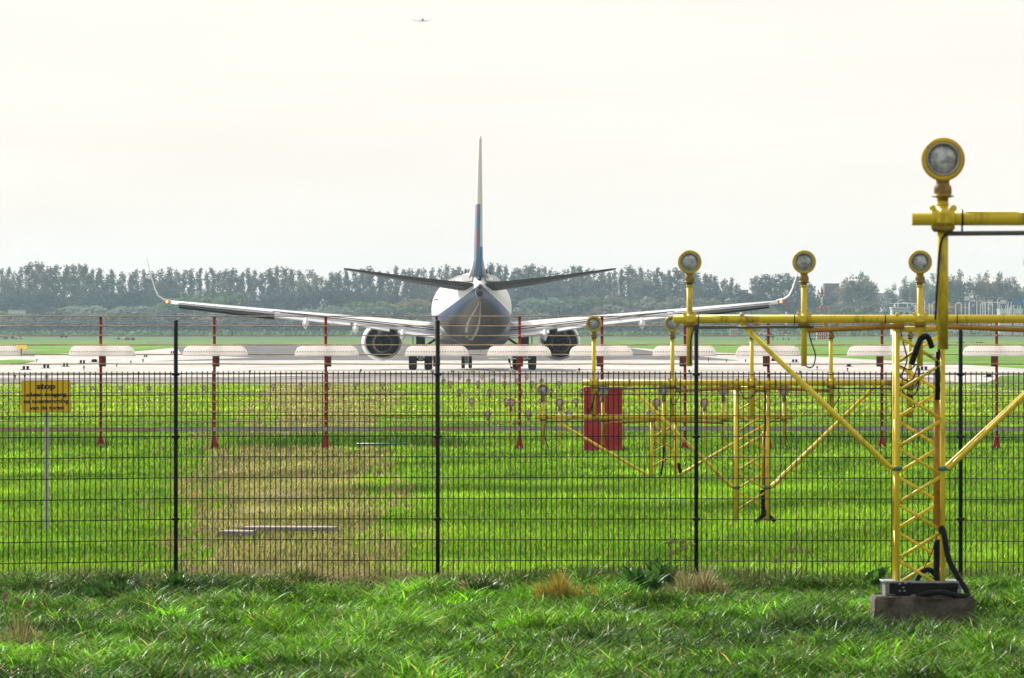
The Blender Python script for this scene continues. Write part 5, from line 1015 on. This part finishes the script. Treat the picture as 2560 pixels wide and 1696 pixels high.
tuft(2310, 1590, 300, 62, 420, [(.12, .24, .03), (.2, .28, .05), (.1, .2, .1)], 'long grass blades in front of the concrete block', 'grass_tuft', 'grass tuft', D=64.6, bw=(.008, .014), bend=.7, seed=13)
# dry flower stalks with seed heads
def stalks_(px, py, D, n, hpx, spread, label, seed, headc='tan'):
    k = D/F; q = random.Random(seed); e = empty('dry_weed', ((px-CX)*k, D, CH-(py-HY)*k), label, 'weed')
    b = MB(); hd = MB()
    for i in range(n):
        x = q.uniform(-spread, spread)*k; h = hpx*k*q.uniform(.75, 1.05); lx = x+q.uniform(-10, 10)*k
        b.tube([(x*.4, 0, -.1), (x*.8, 0, h*.5), (lx, 0, h)], [.004, .003, .002], 5)
        for j in range(9):
            c = Vector((lx+q.uniform(-8, 8)*k, q.uniform(-.03, .03), h+q.uniform(-9, 5)*k)); hd.box(c, (.014, .012, .018), rot=Matrix.Rotation(q.uniform(0, 3), 3, 'Y'), bev=.004); 
            if j % 2: b.tube([(lx, 0, h-10*k), tuple(c)], .0018, 4)
    b.build('stem', M['bark2'], e); hd.build('seed_head', M['seed'], e)
M['bark2'] = mat('dry_stem', (.16, .13, .07), .8); M['seed'] = mat('dry_seed_heads', (.3, .19, .11), .8)
stalks_(1700, 1470, 70.4, 6, 115, 45, 'dry brown seed heads standing before the third black post', 1); stalks_(1975, 1470, 70.2, 5, 95, 45, 'pale dry seed heads right of the third black post', 2); stalks_(40, 1600, 62, 5, 110, 50, 'thin dark stalks rising from the lower left tuft', 3)
# yellow flowers scattered over the dry strip
fl = MB(); q = random.Random(8)
for (cx_, cy_, sx, sy, n_) in ((870, 1350, 60, 30, 26), (560, 1316, 60, 12, 14), (700, 1190, 120, 30, 24), (850, 968, 40, 4, 22), (480, 1230, 50, 40, 14), (840, 1300, 100, 30, 14), (1110, 1310, 40, 12, 10), (820, 1040, 120, 40, 20), (1010, 1030, 90, 20, 12), (700, 1070, 90, 14, 10), (1340, 1060, 200, 30, 8)):
    for i in range(n_):
        px, py = q.gauss(cx_, sx*.6), q.gauss(cy_, sy*.6); D = gd(py, 0.0); 
        if D < 73 or D > 315: continue
        k = D/F; s = q.uniform(.010, .018) if D < 130 else q.uniform(.02, .035); fl.lathe([(0, 0), (s, .4*s), (s*.9, .7*s), (0, .9*s)], ((px-CX)*k, D, gz(D)+q.uniform(.09, .15)), n=6)
o = fl.build('wild_flowers', M['flower'], kind='stuff'); tag(o, 'tiny yellow wild flowers scattered over the dry strip', 'flowers')
# ---------------------------------------------------------------- haze
hz = MB(); hz.box((0, 1990, 17.5), (3200, 4240, 38)); hm = bpy.data.materials.new('haze'); hm.use_nodes = True; hn = hm.node_tree; hn.nodes.clear()
ho = hn.nodes.new('ShaderNodeOutputMaterial'); hv = hn.nodes.new('ShaderNodeVolumePrincipled'); hv.inputs['Color'].default_value = (.60, .80, 1, 1); hv.inputs['Density'].default_value = .00009; hv.inputs['Anisotropy'].default_value = .3
hn.links.new(hv.outputs[0], ho.inputs['Volume']); hzo = hz.build('haze', hm, kind='stuff')
tag(hzo, 'thin blue haze over the whole airfield', 'haze')
